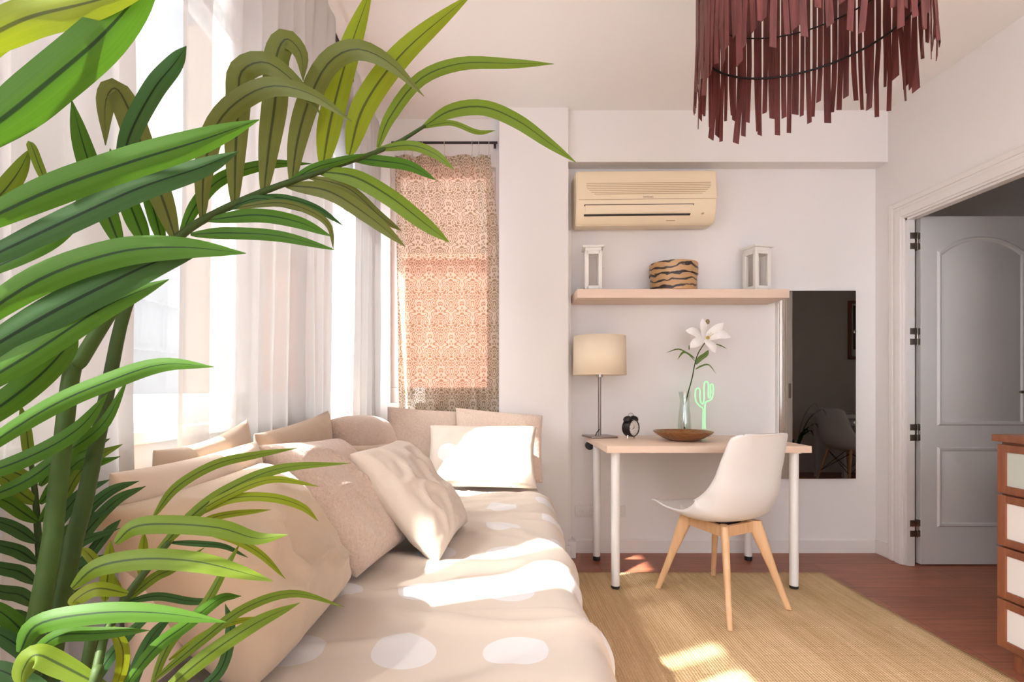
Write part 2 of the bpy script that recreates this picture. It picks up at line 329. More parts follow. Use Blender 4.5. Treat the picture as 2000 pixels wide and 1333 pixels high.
# ------------------------------------------------------------------ geometry helpers
class MB:
    def __init__(s): s.v = []; s.f = []; s.uv = {}
    def add(s, vs, fs, uvs=None):
        o = len(s.v); s.v += [Vector(p) for p in vs]
        if uvs:
            for i, u in enumerate(uvs): s.uv[o + i] = u
        s.f += [tuple(i + o for i in f) for f in fs]; return s
    def box(s, lo, hi, bev=0.0, mat=None, seg=2):
        bm = bmesh.new(); bmesh.ops.create_cube(bm, size=1)
        for v in bm.verts:
            v.co = Vector(((lo[i] + hi[i]) / 2 + v.co[i] * (hi[i] - lo[i]) for i in range(3)))
        if bev: bmesh.ops.bevel(bm, geom=bm.edges[:], offset=bev, segments=seg, affect='EDGES', profile=0.6)
        return s.bm(bm, mat)
    def bm(s, bm, mat=None):
        if mat is not None: bmesh.ops.transform(bm, matrix=mat, verts=bm.verts[:])
        bm.verts.ensure_lookup_table(); bm.verts.index_update()
        s.add([v.co.copy() for v in bm.verts], [[v.index for v in f.verts] for f in bm.faces]); bm.free(); return s
    def tube(s, pts, rad, seg=10, cap=True):
        pts = [Vector(p) for p in pts]; n = len(pts); rings = []
        rad = rad if isinstance(rad, (list, tuple)) else [rad] * n
        ref = None
        for i, p in enumerate(pts):
            t = (pts[min(i + 1, n - 1)] - pts[max(i - 1, 0)]).normalized()
            if ref is None:
                ref = t.orthogonal().normalized()
            ref = (ref - t * ref.dot(t)).normalized(); b = t.cross(ref)
            rings.append([p + (ref * math.cos(2 * PI * k / seg) + b * math.sin(2 * PI * k / seg)) * rad[i] for k in range(seg)])
        vs = [v for r in rings for v in r]; fs = []
        for i in range(n - 1):
            for k in range(seg):
                a = i * seg + k; b2 = i * seg + (k + 1) % seg
                fs.append((a, b2, b2 + seg, a + seg))
        if cap: fs += [tuple(range(seg))[::-1], tuple((n - 1) * seg + k for k in range(seg))]
        return s.add(vs, fs)
    def lathe(s, prof, c, seg=32, mat=None):
        vs = []; fs = []; n = len(prof)
        for r, z in prof:
            for k in range(seg):
                a = 2 * PI * k / seg; vs.append(Vector((r * math.cos(a), r * math.sin(a), z)))
        for i in range(n - 1):
            for k in range(seg):
                a = i * seg + k; b = i * seg + (k + 1) % seg; fs.append((a, b, b + seg, a + seg))
        if prof[0][0] > 1e-6: fs.append(tuple(range(seg))[::-1])
        if prof[-1][0] > 1e-6 and not (n == 2 and prof[0][1] == prof[1][1]): fs.append(tuple((n - 1) * seg + k for k in range(seg)))
        m = Matrix.Translation(c) @ (mat or Matrix.Identity(4))
        return s.add([m @ v for v in vs], fs)
    def grid(s, fn, nu, nv, closed_u=False):
        vs = []; uvs = []; fs = []
        for j in range(nv + 1):
            for i in range(nu + 1):
                r = fn(i / nu, j / nv); vs.append(r[0]); uvs.append(r[1])
        for j in range(nv):
            for i in range(nu):
                a = j * (nu + 1) + i; fs.append((a, a + 1, a + nu + 2, a + nu + 1))
        return s.add(vs, fs, uvs)
    def prism(s, poly, axis, a, b, bev=0.0):
        # poly: list of 2d points in the two remaining axes, extruded along axis from a to b
        def mk(p, t):
            q = [0, 0, 0]; r = [i for i in range(3) if i != axis]; q[r[0]] = p[0]; q[r[1]] = p[1]; q[axis] = t; return Vector(q)
        n = len(poly); bm = bmesh.new()
        v0 = [bm.verts.new(mk(p, a)) for p in poly]; v1 = [bm.verts.new(mk(p, b)) for p in poly]
        bm.faces.new(v0); bm.faces.new(v1[::-1])
        for i in range(n): bm.faces.new((v0[i], v0[(i + 1) % n], v1[(i + 1) % n], v1[i]))
        bmesh.ops.recalc_face_normals(bm, faces=bm.faces[:])
        if bev: bmesh.ops.bevel(bm, geom=bm.edges[:], offset=bev, segments=2, affect='EDGES')
        return s.bm(bm)
    def xf(s, m):
        s.v = [m @ v for v in s.v]; return s
    def build(s, name, mat, parent=None, smooth=True, angle=40, solid=0.0, subsurf=0, recalc=False):
        me = bpy.data.meshes.new(name); me.from_pydata([tuple(v) for v in s.v], [], s.f); me.update()
        if recalc:
            bm = bmesh.new(); bm.from_mesh(me); bmesh.ops.recalc_face_normals(bm, faces=bm.faces[:]); bm.to_mesh(me); bm.free()
        if s.uv:
            ul = me.uv_layers.new(name='UVMap')
            for l in me.loops: ul.data[l.index].uv = s.uv.get(l.vertex_index, (0, 0))
        me.materials.append(mat)
        o = bpy.data.objects.new(name, me); COL.objects.link(o)
        if smooth:
            me.polygons.foreach_set('use_smooth', [True] * len(me.polygons))
            try: me.set_sharp_from_angle(angle=math.radians(angle))
            except Exception: pass
        if solid:
            md = o.modifiers.new('solid', 'SOLIDIFY'); md.thickness = solid; md.offset = 0
        if subsurf:
            md = o.modifiers.new('sub', 'SUBSURF'); md.levels = subsurf; md.render_levels = subsurf
        if parent is not None:
            o.parent = parent
            if parent.type == 'EMPTY': o.matrix_parent_inverse = Matrix.Translation(-parent.location)
        return o
def tag(o, label, cat, group=None, kind=None):
    if label: o['label'] = label
    if cat: o['category'] = cat
    if group: o['group'] = group
    if kind: o['kind'] = kind
    return o
def thing(name, label, cat, loc, group=None):
    o = bpy.data.objects.new(name, None); COL.objects.link(o); o.location = loc; o.empty_display_size = 0.05
    return tag(o, label, cat, group)
def struct(name, mb, mat, parent=None, smooth=False):
    o = mb.build(name, mat, parent, smooth)
    if parent is None: o['kind'] = 'structure'
    return o
def P(px, py, Y): return Vector(((px - VX) / F * Y, Y, CAMZ - (py - VY) / F * Y))
def catmull(pts, n):
    pts = [Vector(p) for p in pts]
    q = [pts[0] * 2 - pts[1]] + pts + [pts[-1] * 2 - pts[-2]]
    seg = len(pts) - 1; out = []
    for i in range(n + 1):
        t = i / n * seg; k = min(int(t), seg - 1); f = t - k
        p0, p1, p2, p3 = q[k:k + 4]
        out.append(0.5 * ((2 * p1) + (p2 - p0) * f + (2 * p0 - 5 * p1 + 4 * p2 - p3) * f * f + (3 * p1 - p0 - 3 * p2 + p3) * f ** 3))
    return out

# ------------------------------------------------------------------ room shell
XL = -0.74; XR = 2.395; YB = 3.34; YBK = -2.4; H = 2.694
struct('floor', MB().box((XL - 0.16, YBK - 0.1, -0.1), (5.4, 4.3, 0.0)), M['floor'])
struct('ceiling', MB().box((XL - 0.16, YBK - 0.1, H), (XR + 0.05, YB + 0.25, H + 0.1)), M['ceil'])
SILL = 0.93; WTOP = 2.13; XO = XL - 0.14
wl = MB().box((XO, YBK, 0), (XL, YB + 0.2, SILL)).box((XO, YBK, WTOP), (XL, YB + 0.2, H)).box((XO, YBK, SILL), (XL, -1.9, WTOP)).box((XO, 3.27, SILL), (XL, YB + 0.2, WTOP))
struct('wall_left', wl, M['wall'])
BX0, BX1, BZ0, BZ1 = -0.62, 0.035, 0.93, 2.40
wbk = MB().box((0.40, YB, 0), (XR + 0.05, YB + 0.2, H)).box((XL, YB, 0), (0.40, YB + 0.16, BZ0)).box((XL, YB, BZ1), (0.40, YB + 0.16, H)).box((XL, YB, BZ0), (BX0, YB + 0.16, BZ1)).box((BX1, YB, BZ0), (0.40, YB + 0.16, BZ1))
struct('wall_back', wbk, M['wall'])
struct('column', MB().box((0.055, 3.2, 0), (0.466, YB + 0.001, H)), M['wall'])
struct('ceiling_beam', MB().box((0.466, 3.235, 2.384), (XR, YB, H)), M['wall'])
DY0, DY1, DZ = 2.25, 3.10, 2.0; XRO = XR + 0.045
wr = MB().box((XR, YBK, 0), (XRO, DY0, H)).box((XR, DY1, 0), (XRO, YB, H)).box((XR, DY0, DZ), (XRO, DY1, H))
struct('wall_right', wr, M['wall'])
FX0, FX1, FZ0, FZ1 = -0.55, 2.25, 0.12, 2.40
struct('wall_front', MB().box((XO, YBK - 0.1, 0), (FX0, YBK, H)).box((FX1, YBK - 0.1, 0), (XRO, YBK, H)).box((FX0, YBK - 0.1, 0), (FX1, YBK, FZ0)).box((FX0, YBK - 0.1, FZ1), (FX1, YBK, H)), M['wall'])
# neighbouring room seen through the doorway
hw = MB().box((XRO, -0.05, 0), (5.3, 0.07, H)).box((5.2, 0.07, 0), (5.3, 2.0, H)).box((5.2, 3.6, 0), (5.3, 4.2, H)).box((5.2, 2.0, 0), (5.3, 3.6, 0.9)).box((5.2, 2.0, 2.3), (5.3, 3.6, H)).box((XRO, 4.1, 0), (5.2, 4.2, H)).box((XRO, YB + 0.2, 0), (XRO + 0.05, 4.1, H))
struct('wall_hallway', hw, M['hall'])
struct('ceiling_hallway', MB().box((XRO + 0.005, -0.05, 2.66), (5.3, 4.2, 2.76)), M['hall'])
bw = MB().box((FX0, YBK - 0.08, FZ0), (FX1, YBK - 0.02, FZ0 + 0.06)).box((FX0, YBK - 0.08, FZ1 - 0.06), (FX1, YBK - 0.02, FZ1))
for x in (FX0, 0.82, FX1 - 0.06): bw.box((x, YBK - 0.08, FZ0 + 0.06), (x + 0.06, YBK - 0.02, FZ1 - 0.06))
bw = struct('window_8', bw, M['frame'])  # unseen window added behind the camera as fill light for the room
MB().box((FX0 + 0.06, YBK - 0.053, FZ0 + 0.06), (FX1 - 0.06, YBK - 0.047, FZ1 - 0.06)).build('glass_pane', M['glass'], bw, False)
hwn = struct('window_7', MB().box((5.22, 2.0, 0.9), (5.27, 2.05, 2.3)).box((5.22, 3.55, 0.9), (5.27, 3.6, 2.3)).box((5.22, 2.05, 0.9), (5.27, 3.55, 0.95)).box((5.22, 2.05, 2.25), (5.27, 3.55, 2.3)).box((5.22, 2.77, 0.95), (5.27, 2.83, 2.25)), M['frame'])  # window added out of view to brighten the neighbouring room
MB().box((5.243, 2.05, 0.95), (5.248, 3.55, 2.25)).build('glass_pane', M['glass'], hwn, False)
# baseboards
struct('baseboard_back', MB().prism([(YB - 0.014, 0), (YB, 0), (YB, 0.085), (YB - 0.006, 0.085), (YB - 0.014, 0.077)], 0, 0.50, XR), M['trim'])
struct('baseboard_right', MB().box((XR - 0.014, 3.20, 0), (XR, YB - 0.014, 0.085), 0.004).box((XR - 0.014, YBK, 0), (XR, 2.14, 0.085), 0.004), M['trim'])
struct('baseboard_column', MB().box((0.055, 3.185, 0), (0.48, 3.2, 0.085), 0.004), M['trim'])
# pipe cover in the corner beside the column
struct('trim_1', MB().box((0.467, 3.275, 0.0), (0.495, YB, 1.985), 0.003).box((0.467, 3.22, 0.0), (0.515, YB, 0.10), 0.004), M['trim'])
# door casing
def casing_piece(mb, a, b, flip):
    pass
cz = MB()
for (y0, y1) in ((DY1, DY1 + 0.11), (DY0 - 0.11, DY0)):
    far = y0 == DY1
    cz.box((XR - 0.014, y0, 0), (XR, y1, DZ + 0.11), 0.003)
    a, b = (y0 + 0.012, y0 + 0.055) if far else (y1 - 0.055, y1 - 0.012)
    cz.box((XR - 0.022, a, 0), (XR - 0.010, b, DZ + 0.055), 0.004)
    a, b = (y0 + 0.075, y0 + 0.105) if far else (y1 - 0.105, y1 - 0.075)
    cz.box((XR - 0.020, a, 0), (XR - 0.010, b, DZ + 0.105), 0.004)
cz.box((XR - 0.014, DY0, DZ), (XR, DY1, DZ + 0.11), 0.003).box((XR - 0.022, DY0 - 0.012, DZ + 0.012), (XR - 0.010, DY1 + 0.012, DZ + 0.055), 0.004).box((XR - 0.020, DY0 - 0.07, DZ + 0.075), (XR - 0.010, DY1 + 0.07, DZ + 0.105), 0.004)
# jamb lining
cz.box((XR, DY1 - 0.012, 0), (XRO, DY1, DZ)).box((XR, DY0, 0), (XRO, DY0 + 0.012, DZ)).box((XR, DY0, DZ - 0.012), (XRO, DY1, DZ))
o = struct('trim_2', cz, M['trim'])
sp_ = MB().box((XR + 0.012, DY0 + 0.012, 0.94), (XR + 0.034, DY0 + 0.0145, 1.06), 0.001).build('strike_plate', M['hinge'], o)

# ------------------------------------------------------------------ open panelled door leaf
DX0, DX1, DFY = 2.475, 3.165, 3.088
ld = MB().box((DX0, DFY, 0.008), (DX1, DFY + 0.038, 2.01), 0.002)
door = ld.build('door_1', M['door'], None, False); door['kind'] = 'structure'
def arch_outline(x0, x1, z0, z1, rise, inset):
    x0 += inset; x1 -= inset; z0 += inset; z1 -= inset
    pts = [(x0, z0), (x1, z0)]
    n = 16
    for i in range(n + 1):
        t = i / n; x = x1 + (x0 - x1) * t
        u = (2 * t - 1); z = z1 - rise * (abs(u) ** 2.2)
        pts.append((x, z))
    return pts
def moulding(outer, w, d, y):
    # closed profile ring: raised bead then sunk field
    mb = MB(); n = len(outer(0)); rows = [(0, 0.0), (w * 0.25, -d), (w * 0.55, -d * 0.7), (w * 0.75, d * 0.1), (w, -d * 0.05), (w * 1.25, -d * 0.5)]
    vs = []
    for ins, dy in rows:
        for (x, z) in outer(ins): vs.append((x, y + dy, z))
    fs = []
    for r in range(len(rows) - 1):
        for k in range(n):
            a = r * n + k; b = r * n + (k + 1) % n; fs.append((a, b, b + n, a + n))
    fs.append(tuple((len(rows) - 1) * n + k for k in range(n)))
    return mb.add(vs, fs)
def zpx(py, Y): return CAMZ - (py - VY) / F * Y
def xpx(px, Y): return (px - VX) / F * Y
px0, px1 = xpx(1830, DFY), DX1 - (xpx(1830, DFY) - DX0)
moulding(lambda i: arch_outline(px0, px1, zpx(832, DFY), zpx(462, DFY), 0.085, i), 0.035, 0.009, DFY - 0.0005).build('door_panel', M['door'], door, True, 25, recalc=True)
moulding(lambda i: arch_outline(px0, px1, zpx(1030, DFY), zpx(873, DFY), 0.0, i), 0.035, 0.009, DFY - 0.0005).build('door_panel', M['door'], door, True, 25, recalc=True)
for py in (472, 658, 845, 1032):
    z = zpx(py, 3.1)
    h = MB().tube([(2.4575, 3.092, z - 0.05), (2.4575, 3.092, z + 0.05)], 0.0055, 10)
    for s, (xa, xb) in ((0, (XRO - 0.028, XRO + 0.014)), (1, (2.462, 2.4745))):
        h.box((xa, 3.0855 if s == 0 else 3.09, z - 0.048), (xb, 3.0885 if s == 0 else 3.122, z - 0.012), 0.001)
        h.box((xa, 3.0855 if s == 0 else 3.09, z + 0.012), (xb, 3.0885 if s == 0 else 3.122, z + 0.048), 0.001)
    h.build('hinge', M['hinge'], door)
MB().tube([(DX1 - 0.06, DFY - 0.001, 1.0), (DX1 - 0.06, DFY - 0.05, 1.0), (DX1 - 0.17, DFY - 0.05, 1.0)], 0.008).build('door_handle', M['hinge'], door)

# ------------------------------------------------------------------ windows
def window_left(n, y0, y1, handle=None):
    X0, X1 = XL - 0.11, XL - 0.045; z0, z1 = SILL, WTOP; t = 0.05
    fr = MB().box((X0, y0, z0), (X1, y1, z0 + 0.075), 0.004).box((X0, y0, z1 - t), (X1, y1, z1), 0.004).box((X0, y0, z0 + 0.075), (X1, y0 + t, z1 - t), 0.004).box((X0, y1 - t, z0 + 0.075), (X1, y1, z1 - t), 0.004)
    w = fr.build('window_%d' % n, M['frame'], None, True, 30); w['kind'] = 'structure'
    MB().box((X0 + 0.028, y0 + t, z0 + 0.075), (X0 + 0.034, y1 - t, z1 - t)).build('glass_pane', M['glass'], w, False)
    if handle:
        MB().box((X1, handle - 0.014, 1.28), (X1 + 0.012, handle + 0.014, 1.36), 0.004).box((X1 + 0.010, handle - 0.011, 1.31), (X1 + 0.024, handle + 0.011, 1.46), 0.006).build('window_handle', M['frame'], w)
ys = [-1.9, -0.6, 0.55, 1.80, 2.93, 3.27]
for i in range(len(ys) - 1):
    window_left(i + 1, ys[i], ys[i + 1], handle=(ys[i] + 0.03) if i in (3,) else (ys[i + 1] - 0.03 if i == 3 else None))
struct('trim_3', MB().box((XL - 0.05, -1.9, SILL - 0.025), (XL + 0.035, 3.27, SILL + 0.002), 0.004), M['trim'])
t = 0.055
fb = MB().box((BX0, YB + 0.03, BZ0), (BX1, YB + 0.09, BZ0 + t + 0.04), 0.004).box((BX0, YB + 0.03, BZ1 - t), (BX1, YB + 0.09, BZ1), 0.004).box((BX0, YB + 0.03, BZ0 + t + 0.04), (BX0 + t, YB + 0.09, BZ1 - t), 0.004).box((BX1 - t, YB + 0.03, BZ0 + t + 0.04), (BX1, YB + 0.09, BZ1 - t), 0.004)
wb6 = fb.build('window_6', M['frame'], None, True, 30); wb6['kind'] = 'structure'
MB().box((BX0 + t, YB + 0.055, BZ0 + t), (BX1 - t, YB + 0.061, BZ1 - t)).build('glass_pane', M['glass'], wb6, False)
MB().box((0.002, YB + 0.012, 1.35), (0.022, YB + 0.03, 1.42), 0.004).box((-0.03, YB + 0.000, 1.355), (0.018, YB + 0.014, 1.378), 0.005).build('window_handle', M['frame'], wb6)

# ------------------------------------------------------------------ outside
og = thing('building', 'orange rendered neighbouring wall in sun behind the patterned curtain', 'building', (0, 5.2, -3))
MB().box((-2.2, 5.2, -3), (2.0, 5.5, 2.25)).build('wall', M['orange'], og, False)
MB().box((-2.25, 5.15, 2.25), (2.05, 5.55, 2.31), 0.01).build('coping', M['orange'], og, False)
ob = MB().box((-3.5, 6.2, -3), (3.0, 6.6, 5.2)).build('building', M['buff'], None, False)
tag(ob, 'buff rendered house wall rising above the orange one outside', 'building')
fc = thing('building', 'white apartment facade seen through the gap in the voile curtains', 'building', (-9, 8, -3))
MB().box((-10, -6, -3), (-9, 32, 5.6)).build('wall', M['facade'], fc, False)
for z in (-0.6, 0.7, 2.0, 3.3, 4.6, 5.6):
    MB().box((-9.0, -6, z), (-8.85, 32, z + 0.10)).build('ledge', M['ledge'], fc, False)

# ------------------------------------------------------------------ curtains
def curtain(name, label, y0, y1, by0, by1, mat, zt, zb, xm, folds, amp, seed, nu=220, nv=46, flat=0.0):
    def fn(u, v):
        z = zt + (zb - zt) * v
        e = v ** 1.6
        y = (y0 + (by0 - y0) * e) + ((y1 + (by1 - y1) * e) - (y0 + (by0 - y0) * e)) * u
        a = amp * (0.55 + 0.45 * min(1, v * 2.5))
        if flat: a *= 0.12 + 0.88 * min(1, max(0, (u - flat * 0.85) / (flat * 0.35)))
        w = u * folds + 0.55 * mn.noise(Vector((u * folds * 0.5, v * 0.7, seed)))
        s = math.sin(2 * PI * w) * (0.7 + 0.5 * mn.noise(Vector((u * folds * 0.9, seed * 3.1, v * 0.5))))
        x = xm + a * s + 0.006 * mn.noise(Vector((u * 22, v * 5, seed + 9)))
        y += 0.35 * a * math.cos(2 * PI * w)
        k = max(0.0, min(1.0, (v - 0.035) / 0.10)); x = -0.650 * (1 - k) + 0.3 * (x - xm) * (1 - k) + x * k     # header runs in front of the rod
        return (x, y, z), (u, v)
    o = MB().grid(fn, nu, nv).build(name, mat, None, True, 180)
    return tag(o, label, 'curtain', 'white voile curtains')
ZT = 2.575
curtain('voile_curtain', 'white voile curtain behind the palm, left of the bare window gap', 0.40, 1.005, 0.36, 1.01, M['voile'], ZT, 0.40, -0.672, 6, 0.024, 1.0, 260)
curtain('voile_curtain', 'wide white voile curtain with sheer lead edge hanging behind the cushions', 1.185, 2.27, 1.135, 2.25, M['voile_lead'], ZT, 0.42, -0.668, 9.5, 0.026, 2.0, 240, flat=0.17)
curtain('voile_curtain', 'narrow white voile curtain nearest the patterned curtain', 2.56, 3.20, 2.46, 3.19, M['voile'], ZT, 0.42, -0.652, 6, 0.026, 3.0, 140)
rod = MB().tube([(-0.665, -1.35, 2.535), (-0.665, 3.26, 2.535)], 0.009, 12).build('curtain_rod', M['black_metal'])
tag(rod, 'black curtain rod showing between the two voile curtains by the ceiling', 'curtain rod')
for y in (-1.3, 1.1, 3.24): MB().box((XL, y - 0.012, 2.523), (-0.66, y + 0.012, 2.547), 0.003).build('rod_bracket', M['black_metal'], rod)
RY = 3.275; RZ = zpx(279, RY)
rod2 = MB().tube([(-0.60, RY, RZ), (0.046, RY, RZ)], 0.008, 12).build('curtain_rod', M['black_metal'])
tag(rod2, 'short black curtain rod above the patterned curtain', 'curtain rod')
for x in (-0.57, 0.03): MB().box((x - 0.008, RY, RZ - 0.008), (x + 0.008, YB, RZ + 0.008), 0.002).build('rod_bracket', M['black_metal'], rod2)
def dam(u, v):
    zt = zpx(300, 3.28) - 0.012 * abs(math.sin(u * 9.5)) ; zb = zpx(806, 3.28)
    z = zt + (zb - zt) * v
    xr = xpx(958, 3.28) + (xpx(974, 3.28) - xpx(958, 3.28)) * min(1, v * 3.2) - 0.0
    xl = -0.585 + 0.03 * v
    x = xl + (xr - xl) * u
    w = u * 5.2 + 0.5 * mn.noise(Vector((u * 3, v * 0.8, 4.4)))
    env = 0.5 + 0.9 * abs(mn.noise(Vector((u * 3.7, 1.5, v * 0.4))))
    y = 3.285 + 0.022 * math.sin(2 * PI * w) * env + 0.006 * mn.noise(Vector((u * 9, v * 6, 2)))
    return (x, y, z), (u * 0.80, v * 1.62)
dc = thing('patterned_curtain', 'beige damask patterned curtain hung on clips over the far window', 'curtain', (-0.28, 3.285, zpx(806, 3.28)))
MB().grid(dam, 150, 60).build('curtain_cloth', M['damask'], dc, True, 180)
for px in (790, 805, 826, 868, 922, 935, 955):
    x = xpx(px, RY); mb = MB()
    mb.tube([(x + 0.001 * math.sin(a), RY + 0.015 * math.cos(a), RZ - 0.003 + 0.015 * math.sin(a)) for a in [2 * PI * k / 14 for k in range(15)]], 0.0018, 6, False)
    mb.tube([(x, RY, RZ - 0.016), (x + 0.002, RY + 0.003, RZ - 0.045), (x - 0.003, 3.283, zpx(302, 3.28) - 0.012)], 0.0014, 6)
    mb.box((x - 0.006, 3.276, zpx(302, 3.28) - 0.02), (x + 0.006, 3.296, zpx(302, 3.28)), 0.002)
    mb.build('curtain_clip', M['steel'], dc)

# ------------------------------------------------------------------ bed and duvet
bed = thing('bed', 'single bed along the window under the dotted duvet', 'bed', (-0.19, 1.9, 0))
MB().box((-0.60, 0.78, 0.22), (0.20, 3.15, 0.455), 0.05).build('mattress', M['mattress'], bed)
MB().box((-0.60, 0.78, 0.10), (0.20, 3.15, 0.22), 0.01).build('bed_base', M['panel_w'], bed)
for x in (-0.54, 0.14):
    for y in (0.86, 3.06): MB().tube([(x, y, 0.0 if x < 0 or y > 2.95 else 0.0125), (x, y, 0.10)], [0.02, 0.025], 12).build('leg', M['oak'], bed)
def edge_x(y): return 0.232 + 0.035 * max(0, min(1, (y - 0.95) / 1.3)) + 0.02 * math.exp(-((y - 2.45) / 0.35) ** 2) + 0.008 * math.sin(y * 7)
RR = 0.085
def wrinkle(x, y):
    h = 0.010 * mn.noise(Vector((x * 2.2, y * 3.0, 0.3))) + 0.005 * mn.noise(Vector((x * 4 + y * 2, y * 7, 1.3)))
    q = mn.noise(Vector((x * 1.1 - y * 0.6, y * 2.6 + x * 0.8, 5.1)))
    h += 0.016 * (max(0, 1 - abs(q) * 6)) ** 1.5
    q4 = mn.noise(Vector((x * 1.6 + y * 1.2, y * 4.1 - x * 1.0, 15.7))); h += 0.009 * (max(0, 1 - abs(q4) * 7)) ** 1.3
    if y > 2.0:
        k = min(1, (y - 2.0) / 0.4); q2 = mn.noise(Vector((x * 2 + 3, y * 11 - x * 5.5, 8.1)))
        h += 0.011 * k * max(0, 1 - abs(q2) * 4)
    return h
LEFT = -0.605
def duv(u, v):
    y = 0.70 + (2.76 - 0.70) * v
    ex = edge_x(y); top = ex - LEFT - RR; arc = RR * PI / 2; drop = 0.30; total = top + arc + drop
    s = u * total
    if s < top: x = LEFT + s; z = 0.492; nx, nz = 0, 1
    elif s < top + arc:
        a = (s - top) / RR; x = ex - RR + RR * math.sin(a); z = 0.492 - RR + RR * math.cos(a); nx, nz = math.sin(a), math.cos(a)
    else:
        x = ex + 0.012 * math.sin(y * 9) * (s - top - arc) / drop; z = 0.492 - RR - (s - top - arc); nx, nz = 1, 0
    h = wrinkle(x, y)
    if y > 2.66: h -= 0.03 * (y - 2.66) / 0.1
    if y < 0.76: h -= 0.10 * ((0.76 - y) / 0.06) ** 2
    return (x + nx * h, y, z + nz * h), (LEFT + s, y)
dv = MB().grid(duv, 110, 170).build('duvet', M['duvet'], None, True, 180, solid=0.02)
tag(dv, 'beige duvet with large white dots spread over the bed', 'duvet')
# fitted sheet end under the pillows
sh = MB().box((-0.605, 2.70, 0.40), (0.262, 3.165, 0.478), 0.03, seg=4).build('bed_sheet', M['cream_c'])
tag(sh, 'pale sheet at the head of the bed beneath the pillows', 'sheet')

# ------------------------------------------------------------------ cushions
def cushion(name, label, A, B, C, D, T, mat, pinch=0.05, wr=0.006, seed=0, n=34, sag=0.0, uvs=(0.6, 0.45), ears=0.0, group='cushions on the bed', cat='cushion', power=0.42):
    A, B, C, D = map(Vector, (A, B, C, D))       # A top near, B bottom near, C bottom far, D top far
    nrm = ((C - A).cross(D - B)).normalized()
    if nrm.x < 0 and abs(nrm.x) > abs(nrm.y): nrm = -nrm
    if abs(nrm.y) >= abs(nrm.x) and nrm.y > 0: nrm = -nrm
    mb = MB()
    def pt(u, v, side):
        uu, vv = u * 2 - 1, v * 2 - 1
        k = 1 - pinch * (1 - vv * vv) * abs(uu) ** 2
        l = 1 - pinch * (1 - uu * uu) * abs(vv) ** 2
        pu, pv = (uu * k + 1) / 2, (vv * l + 1) / 2
        p = (A * (1 - pu) + D * pu) * (1 - pv) + (B * (1 - pu) + C * pu) * pv
        th = T * (max(0, (1 - uu ** 4)) * max(0, (1 - vv ** 4))) ** power
        edge = (1 - uu * uu) * (1 - vv * vv)
        w = wr * mn.noise(Vector((u * 4 + seed, v * 4, side * 3.0 + seed)))
        q = mn.noise(Vector((u * 3.1 + v * 1.5 + seed * 2, v * 2.7 - u * 1.2, 7 + side)))
        w += wr * 1.8 * max(0, 1 - abs(q) * 5) ** 1.3
        w += wr * 1.2 * mn.noise(Vector((u * 11 + seed, v * 11, 2))) * min(1, (1 - edge)) 
        w *= min(1, 3.2 * min(u, 1 - u, v, 1 - v) + 0.02)
        p = p + nrm * (side * th * 0.5 + w * (1 if side > 0 else -1))
        p.z -= sag * (1 - uu * uu) * (1 - v) ** 2
        if ears: p += (A - B).normalized() * ears * (abs(uu) ** 4) * (1 - v) ** 2
        return p
    idx = {}
    for side in (1, -1):
        for j in range(n + 1):
            for i in range(n + 1):
                bd = i in (0, n) or j in (0, n)
                if side < 0 and bd: idx[(side, i, j)] = idx[(1, i, j)]; continue
                # cluster the samples towards the seam so the rim stays round
                a, b = 0.5 - 0.5 * math.cos(PI * i / n), 0.5 - 0.5 * math.cos(PI * j / n)
                idx[(side, i, j)] = len(mb.v); mb.v.append(pt(a, b, side if not bd else 0) if not bd else pt(a, b, 0)); mb.uv[len(mb.v) - 1] = (a * uvs[0], b * uvs[1])
        for j in range(n):
            for i in range(n):
                f = [idx[(side, i, j)], idx[(side, i + 1, j)], idx[(side, i + 1, j + 1)], idx[(side, i, j + 1)]]
                mb.f.append(tuple(f if side > 0 else f[::-1]))
    o = mb.build(name, mat, None, True, 180, recalc=True)
    return tag(o, label, cat, group)
def V(x, y, z): return (x, y, z)
ZB = 0.505
c1 = cushion('cushion', 'large plump smooth beige cushion nearest the camera, behind the palm', P(195, 1000, 0.78), V(-0.41, 0.91, ZB + 0.0), V(-0.375, 1.37, ZB + 0.02), P(500, 907, 1.20), 0.20, M['beige'], 0.03, 0.014, 1.0, 64)
c2 = cushion('cushion', 'beige cushion with faint folds tucked behind the large smooth one', P(215, 925, 0.80), V(-0.555, 0.85, ZB + 0.03), V(-0.54, 1.30, ZB + 0.03), P(500, 862, 1.26), 0.09, M['beige_l'], 0.04, 0.006, 2.0)
c3 = cushion('cushion', 'fuzzy sherpa fleece cushion between the smooth and the crumpled ones', P(498, 872, 1.30), V(-0.352, 1.42, ZB + 0.015), V(-0.24, 1.86, ZB + 0.02), P(655, 858, 1.74), 0.12, M['sherpa'], 0.04, 0.010, 3.0, 50)
c4 = cushion('cushion', 'pale crumpled cotton cushion leaning in front of the sherpa one', P(684, 888, 1.60), V(-0.150, 1.565, ZB + 0.01), V(-0.085, 1.98, ZB + 0.02), P(772, 862, 2.03), 0.13, M['cream_c'], 0.06, 0.013, 4.0, 64)
c5 = cushion('cushion', 'brown linen cushion with its corner sticking up against the curtain', P(300, 880, 0.96), V(-0.575, 0.92, ZB + 0.05), V(-0.575, 1.36, ZB + 0.05), P(482, 820, 1.34), 0.06, M['linen'], 0.09, 0.005, 5.0)
c6 = cushion('cushion', 'beige buttoned cushion with a raised far corner, against the wide curtain', P(497, 848, 1.36), V(-0.565, 1.42, ZB + 0.06), V(-0.56, 1.90, ZB + 0.06), P(640, 803, 1.97), 0.08, M['linen'], 0.05, 0.006, 6.0)
